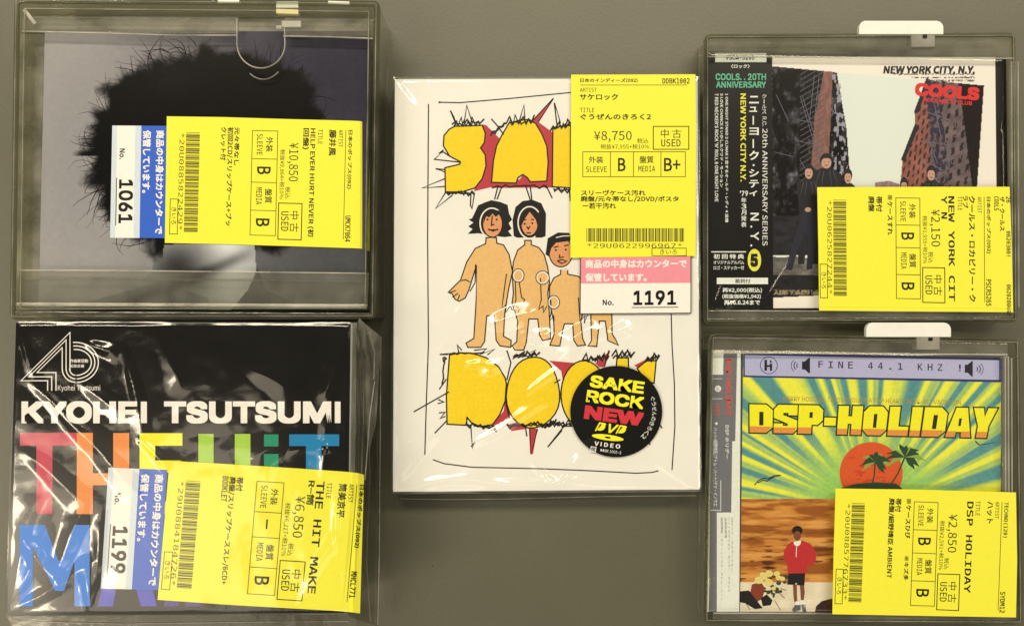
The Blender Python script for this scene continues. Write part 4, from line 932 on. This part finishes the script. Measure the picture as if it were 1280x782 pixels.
for r_ in (4, 7.5, 11): k.ring(1000, 456.5, r_, r_ * .9, 1.1 if r_ < 9 else .7, zh, None, 135, 225, 12)
for r_ in (4, 7.5, 11): k.ring(1218, 461, r_, r_ * .9, 1.1 if r_ < 9 else .7, zh, None, -45, 45, 12)
k.build('header_text', ink((30, 28, 34), .4), cd)
o_ = Buf(); TL = quadmap((979, 495), (1203, 500), (1203, 507), (979, 502)); o_.text('HARRY HOSONO, TETSU INOUE & ATOM HEART ON 24-BIT VACATION.', 0, 0, 1, 1, zd, TL, f=F_SANS); o_.build('small_title_print', ink((176, 130, 60), .4), cd)
# title: block letters on a quad, black edge, yellow face, orange foot
TQ = quadmap((937, 505), (1247, 510), (1240, 547), (937, 540))
LT = [('D', 0, .094), ('S', .099, .194), ('P', .199, .298), ('-', .305, .352), ('H', .360, .458), ('O', .464, .560), ('L', .568, .650), ('I', .658, .700), ('D', .708, .802), ('A', .806, .910), ('Y', .905, 1.0)]
G = {'D': [[(0, 0), (.72, 0), (1, .2), (1, .8), (.72, 1), (0, 1)]], 'S': [[(.18, 0), (1, 0), (1, .36), (.62, .36), (.62, .28), (.4, .28), (.4, .36), (1, .54), (1, .85), (.84, 1), (0, 1), (0, .66), (.4, .66), (.4, .74), (.6, .74), (.6, .66), (0, .46), (0, .16)]],
     'P': [[(0, 0), (.8, 0), (1, .16), (1, .52), (.8, .68), (.55, .68), (.55, 1), (0, 1)]], '-': [[(0, .42), (1, .42), (1, .7), (0, .7)]], 'H': [[(0, 0), (.42, 0), (.42, .36), (.58, .36), (.58, 0), (1, 0), (1, 1), (.58, 1), (.58, .62), (.42, .62), (.42, 1), (0, 1)]],
     'O': [[(.22, 0), (.78, 0), (1, .2), (1, .8), (.78, 1), (.22, 1), (0, .8), (0, .2)]], 'L': [[(0, 0), (.5, 0), (.5, .68), (1, .68), (1, 1), (0, 1)]], 'I': [[(0, 0), (1, 0), (1, 1), (0, 1)]],
     'A': [[(.28, 0), (.72, 0), (1, 1), (.62, 1), (.6, .82), (.4, .82), (.38, 1), (0, 1)]], 'Y': [[(0, 0), (.42, 0), (.52, .3), (.62, 0), (1, 0), (.75, .6), (.75, 1), (.3, 1), (.3, .6)]]}
HOLE = {'D': (.42, .26, .60, .74), 'P': (.45, .24, .58, .44), 'O': (.43, .26, .57, .74), 'A': (.45, .36, .55, .62)}
kb, yb, ob_ = Buf(), Buf(), Buf()
for ch, a, b_ in LT:
    for p in G[ch]:
        c = np.mean(p, 0)
        X_ = lambda x, y, e=0: TQ(a + (b_ - a) * x, y)
        # dark edge: the same letter grown about itself
        n = len(p); pq = [X_(x, y) for x, y in p]
        kb.stroke(pq, 3.4, zd + .00002, closed=True); kb.poly(pq, zd + .00002)
        yb.poly(pq, zd + .00005)
    if ch in HOLE:
        h = HOLE[ch]; kb2 = [X_(h[0], h[1]), X_(h[2], h[1]), X_(h[2], h[3]), X_(h[0], h[3])]
        ob_.n += 0; HOLES = globals().setdefault('HO', []); HOLES.append(kb2)
    if ch in 'DSPHOLIDAY' and ch != '-':
        foot = {'D': [(0, .78), (.98, .78), (.72, 1), (0, 1)], 'S': [(0, .80), (.99, .80), (.84, 1), (0, 1)], 'P': [(0, .78), (.55, .78), (.55, 1), (0, 1)], 'O': [(.0, .78), (1, .78), (.78, 1), (.22, 1)], 'A': [(.06, .84), (.94, .84), (1, 1), (0, 1)], 'Y': [(.3, .8), (.75, .8), (.75, 1), (.3, 1)], 'L': [(0, .8), (1, .8), (1, 1), (0, 1)], 'I': [(0, .8), (1, .8), (1, 1), (0, 1)]}
        if ch == 'H':
            for x0, x1 in ((0, .42), (.58, 1)): ob_.poly([X_(x0, .8), X_(x1, .8), X_(x1, 1), X_(x0, 1)], zd + .00008)
        elif ch == 'A':
            for q4 in ([(.055, .8), (.40, .8), (.38, 1), (0, 1)], [(.6, .8), (.945, .8), (1, 1), (.62, 1)]): ob_.poly([X_(*p) for p in q4], zd + .00008)
        else: ob_.poly([X_(*p) for p in foot[ch]], zd + .00008)
for h in HO: kb.poly(h, zd + .0001)
kb.build('title_edge_print', ink((34, 40, 26), .4), cd); yb.build('title_print', ink((250, 226, 32), .35), cd); ob_.build('title_foot_print', ink((222, 142, 60), .35), cd)
# the sun and two palms on an islet
sn = Buf(); sn.ell(1089, 591, 39.5, 39, zd, n=48); sn.build('sun_print', ink((214, 84, 36), .35), cd)
sb = Buf()
for k_ in range(26):
    a_ = random.uniform(0, 6.28); q_ = random.uniform(8, 34); sb.ell(1089 + q_ * math.cos(a_), 591 + q_ * math.sin(a_), random.uniform(2, 6), random.uniform(.7, 1.8), zd + .00002, n=10)
sb.build('sun_mottle_print', ink((198, 66, 34), .35), cd)
gl = Buf(); gd = Buf()
def palm(cx, cy_, R_, foot, seed):
    r_ = random.Random(seed)
    gd.stroke([foot, (foot[0] + (cx - foot[0]) * .55 + 1, foot[1] + (cy_ - foot[1]) * .5), (cx, cy_)], 1.9, zd + .00003)
    for i in range(12):
        a = math.radians(-205 + i * 23 + r_.uniform(-8, 8)); L_ = R_ * r_.uniform(.8, 1.1)
        tip = (cx + L_ * math.cos(a), cy_ + L_ * math.sin(a) * .75 + 5 * abs(math.cos(a)))
        mid = (cx + L_ * .55 * math.cos(a), cy_ + L_ * .55 * math.sin(a) * .85 - 1.5)
        nx_, ny_ = -math.sin(a) * 3.1, math.cos(a) * 3.1
        (gd if i % 3 else gl).poly([(cx, cy_), (mid[0] - nx_, mid[1] - ny_), tip, (mid[0] + nx_, mid[1] + ny_ + 1)], zd + .00003)
palm(1094, 577, 20, (1089, 611), 3); palm(1131, 571, 25, (1110, 611), 5)
gd.poly([(1052, 609), (1070, 604), (1095, 602), (1120, 604), (1128, 610), (1126, 616), (1054, 616)], zd + .00003)
gd.build('palm_print', ink((40, 66, 36), .4), cd); gl.build('palm_light_print', ink((138, 158, 70), .4), cd)
k = Buf()
for pts in ([(943, 606), (948, 600), (955, 597), (960, 598), (968, 594), (976, 593.5), (966, 596), (959, 601), (954, 599.5), (947, 603)],): k.stroke(pts, 1.2, zd)
k.stroke([(1219, 551), (1224, 555.5), (1230, 555), (1246, 552)], 1.6, zd, taper=True)
# the small figure
def zq(*p): return Z3(*p)
hair_, skin_, jack, wh, sh = Buf(), Buf(), Buf(), Buf(), Buf()
jack.poly([zq(*p) for p in ((495, 350), (540, 345), (585, 365), (612, 405), (612, 440), (598, 472), (566, 474), (566, 512), (468, 516), (464, 465), (446, 440), (448, 400), (468, 365))], zd + .00003)
hair_.ell(*zq(516, 295), 6.6, 5.8, zd + .00003, n=18); skin_.ell(*zq(516, 322), 4.6, 6.0, zd + .00005, n=16)
wh.poly([zq(*p) for p in ((496, 352), (536, 346), (530, 368), (516, 376), (500, 368))], zd + .00006); wh.stroke([zq(512, 376), zq(510, 430)], .9, zd + .00006)
k.poly([zq(*p) for p in ((472, 514), (556, 512), (552, 574), (516, 574), (512, 560), (500, 572), (464, 570))], zd + .00004)
skin_.poly([zq(*p) for p in ((494, 572), (514, 568), (514, 620), (516, 660), (500, 660), (496, 620))], zd + .00002); skin_.poly([zq(*p) for p in ((528, 572), (550, 572), (554, 610), (548, 655), (534, 655), (532, 610))], zd + .00002)
wh.poly([zq(*p) for p in ((506, 656), (528, 654), (526, 676), (508, 676))], zd + .00003); wh.poly([zq(*p) for p in ((530, 650), (550, 650), (552, 672), (532, 674))], zd + .00003)
sh.poly([zq(*p) for p in ((504, 674), (534, 674), (532, 700), (500, 710), (488, 700))], zd + .00004); sh.poly([zq(*p) for p in ((536, 672), (556, 670), (562, 708), (544, 712))], zd + .00004)
jack.stroke([zq(566, 470), zq(574, 440), zq(560, 400)], .6, zd + .00007)
for s_ in (-1, 1): k.ell(516 / 4.074 + 870 + s_ * 1.8, 590 + 318 / 4.074, .6, .45, zd + .00007, n=6)
k.stroke([zq(508, 333), zq(524, 333)], .5, zd + .00007)
jack.build('jacket_print', ink((188, 44, 42), .4), cd); hair_.build('hair_print', ink((24, 18, 16), .4), cd); skin_.build('skin_print', ink((124, 72, 44), .4), cd); wh.build('white_print', ink((236, 226, 206), .4), cd); sh.build('shoe_print', ink((92, 94, 92), .4), cd)
# flowers and driftwood at its feet, one dark stone
fw = Buf(); fg = Buf(); fr = Buf()
r_ = random.Random(4)
for i in range(26): fg.ell(*zq(r_.gauss(375, 42), r_.gauss(590, 38)), r_.uniform(1.5, 3.4), r_.uniform(1.2, 2.8), zd + .00002, n=8)
for p in ((340, 520, 4), (372, 515, 5), (412, 515, 4), (320, 548, 5.5), (370, 560, 5.5), (440, 540, 3.4), (420, 535, 3.6), (350, 535, 3.4), (395, 590, 3)): fw.ell(*zq(*p[:2]), p[2], p[2] * .85, zd + .00004, n=12)
fr.poly([zq(*p) for p in ((285, 570), (330, 555), (352, 590), (338, 640), (300, 668), (270, 640))], zd + .00003)
k.poly([zq(*p) for p in ((222, 605), (270, 600), (300, 640), (340, 690), (300, 695), (250, 665), (222, 660))], zd + .00003); k.poly([zq(*p) for p in ((330, 640), (360, 620), (390, 650), (380, 675), (340, 680))], zd + .00003)
for pts in ([(240, 640), (275, 700)], [(400, 650), (430, 700)], [(430, 590), (460, 600)], [(420, 610), (452, 640)]): k.stroke([zq(*p) for p in pts], .7, zd + .00003)
fg.build('leaf_print', ink((58, 62, 34), .4), cd); fw.build('flower_print', ink((222, 200, 112), .4), cd); fr.build('wrapper_print', ink((132, 56, 34), .4), cd)
st2 = Buf(); st2.poly([zq(*p) for p in ((606, 710), (612, 680), (640, 655), (680, 644), (700, 642), (700, 712))], zd + .00002); st2.build('stone_print', ink((58, 28, 26), .4), cd)
k.build('dark_print', ink((28, 22, 24), .4), cd)
# paper band on the left: grey spine, cream fold
ob = sheet('paper_band', [(889, 437), (926, 438), (924, 764), (883, 764)], zD + .0004, .0002, ink((228, 222, 196), .4, 'cream_paper'), Dr)
zo = zD + .00046
g = Buf(); g.poly([(904.5, 437), (917, 437.5), (914, 640), (896, 640), (896, 764), (886, 764), (889, 468), (904, 468)], zo); g.poly([(917, 437), (921.5, 437), (919, 551), (915, 551)], zo); g.build('grey_print', ink((112, 108, 104), .4), ob)
r_ = Buf(); cwtext(r_, 'DSP HOLIDAY', 907, 448, 914.5, 520, zo + .00003, f=F_SANS, bold=.03); cwtext(r_, 'HAT', 894, 504, 899.5, 520, zo + .00003, f=F_SANS, bold=.02); r_.build('red_print', ink((196, 84, 66), .4), ob)
w = Buf(); cwtext(w, 'DSP ホリデー', 906.5, 531, 911.5, 573, zo + .00003, f=F_CJK, bold=.01); w.ell(897.5, 485.5, 4, 4, zo + .00003); w.ell(895.5, 529, 1.8, 1.8, zo + .00003, n=12)
cwtext(w, 'ハット=細野晴臣/アトム・ハート/テツ・イノウエ', 891, 534, 897, 632, zo + .00003, f=F_CJK, bold=.006); w.stroke([(888, 637), (901, 637.5), (901, 600)], .8, zo + .00003); w.stroke([(891, 473), (903, 473)], .6, zo + .00003); w.stroke([(890, 498), (903, 498)], .6, zo + .00003)
w.build('white_print', ink((226, 222, 210), .4), ob)
k = Buf(); k.text('b', 896, 483, 899, 488.3, zo + .00006, f=F_SANS)
for x, t in ((914, '24ビット・ヴァケーション'), (910, 'ハットのデジタル・ホリデー・サウンド'), (906, '全曲新録音'), (901, '細野晴臣・テツ・イノウエ・アトム・ハート')): cwtext(k, t, x, 646, x + 2.6, 646 + len(t) * 5.2, zo + .00003, f=F_CJK)
k.build('small_print', ink((128, 124, 108), .4), ob)
film('clear_lid', [(884, 435.5), (1257, 441.5), (1260, 767), (880, 768)], zD + .0013, [(884, 765, 893, 700, 4, .6), (1246, 560, 1258, 600, 3, .7), (975, 764, 990, 748, 4, .8), (1005, 766, 1012, 745, 4, .8), (1220, 630, 1250, 700, 9, .5)], Dr, .00016, 110, 14, skirt=.002)
mD = affine((1172.7, 627.6), (-.037, 1.009), (-.958, -.033))
LN = [('TECHNO(120)', 11, 4.5, 55, 10.5, F_MONO), ('SYDM12', 122, 4.5, 148, 11.2, F_MONO), ('ハット', 11, 24, 38, 32.5), ('DSP HOLIDAY', 12, 50, 125, 58.5, F_MONO),
      ('※ケースひび', 11, 131, 60, 138), ('※キズ多', 82, 131.5, 112, 138), ('帯付', 11, 144, 28, 152), ('廃盤/細野晴臣 AMBIENT', 11, 152.8, 110, 161)]
ZLD = .0196
price_label(RD, [(1044.5, 610), (1150, 611.5), (1270, 615), (1271.5, 700), (1270, 771), (1150, 769), (1040.5, 767), (1042, 690)], ZLD, mD, LN, 'BB', '¥2,850', '税抜¥2,591+税10%', '*20U0885776733*')

# flat print whose letters and marks are too small to be lifted apart
for o in sc.objects:
    if o.type == 'MESH' and o.parent and any(k in o.name for k in ('_print', '_text', 'barcode')) and 'cover_print' not in o.name: o['kind'] = 'stuff'
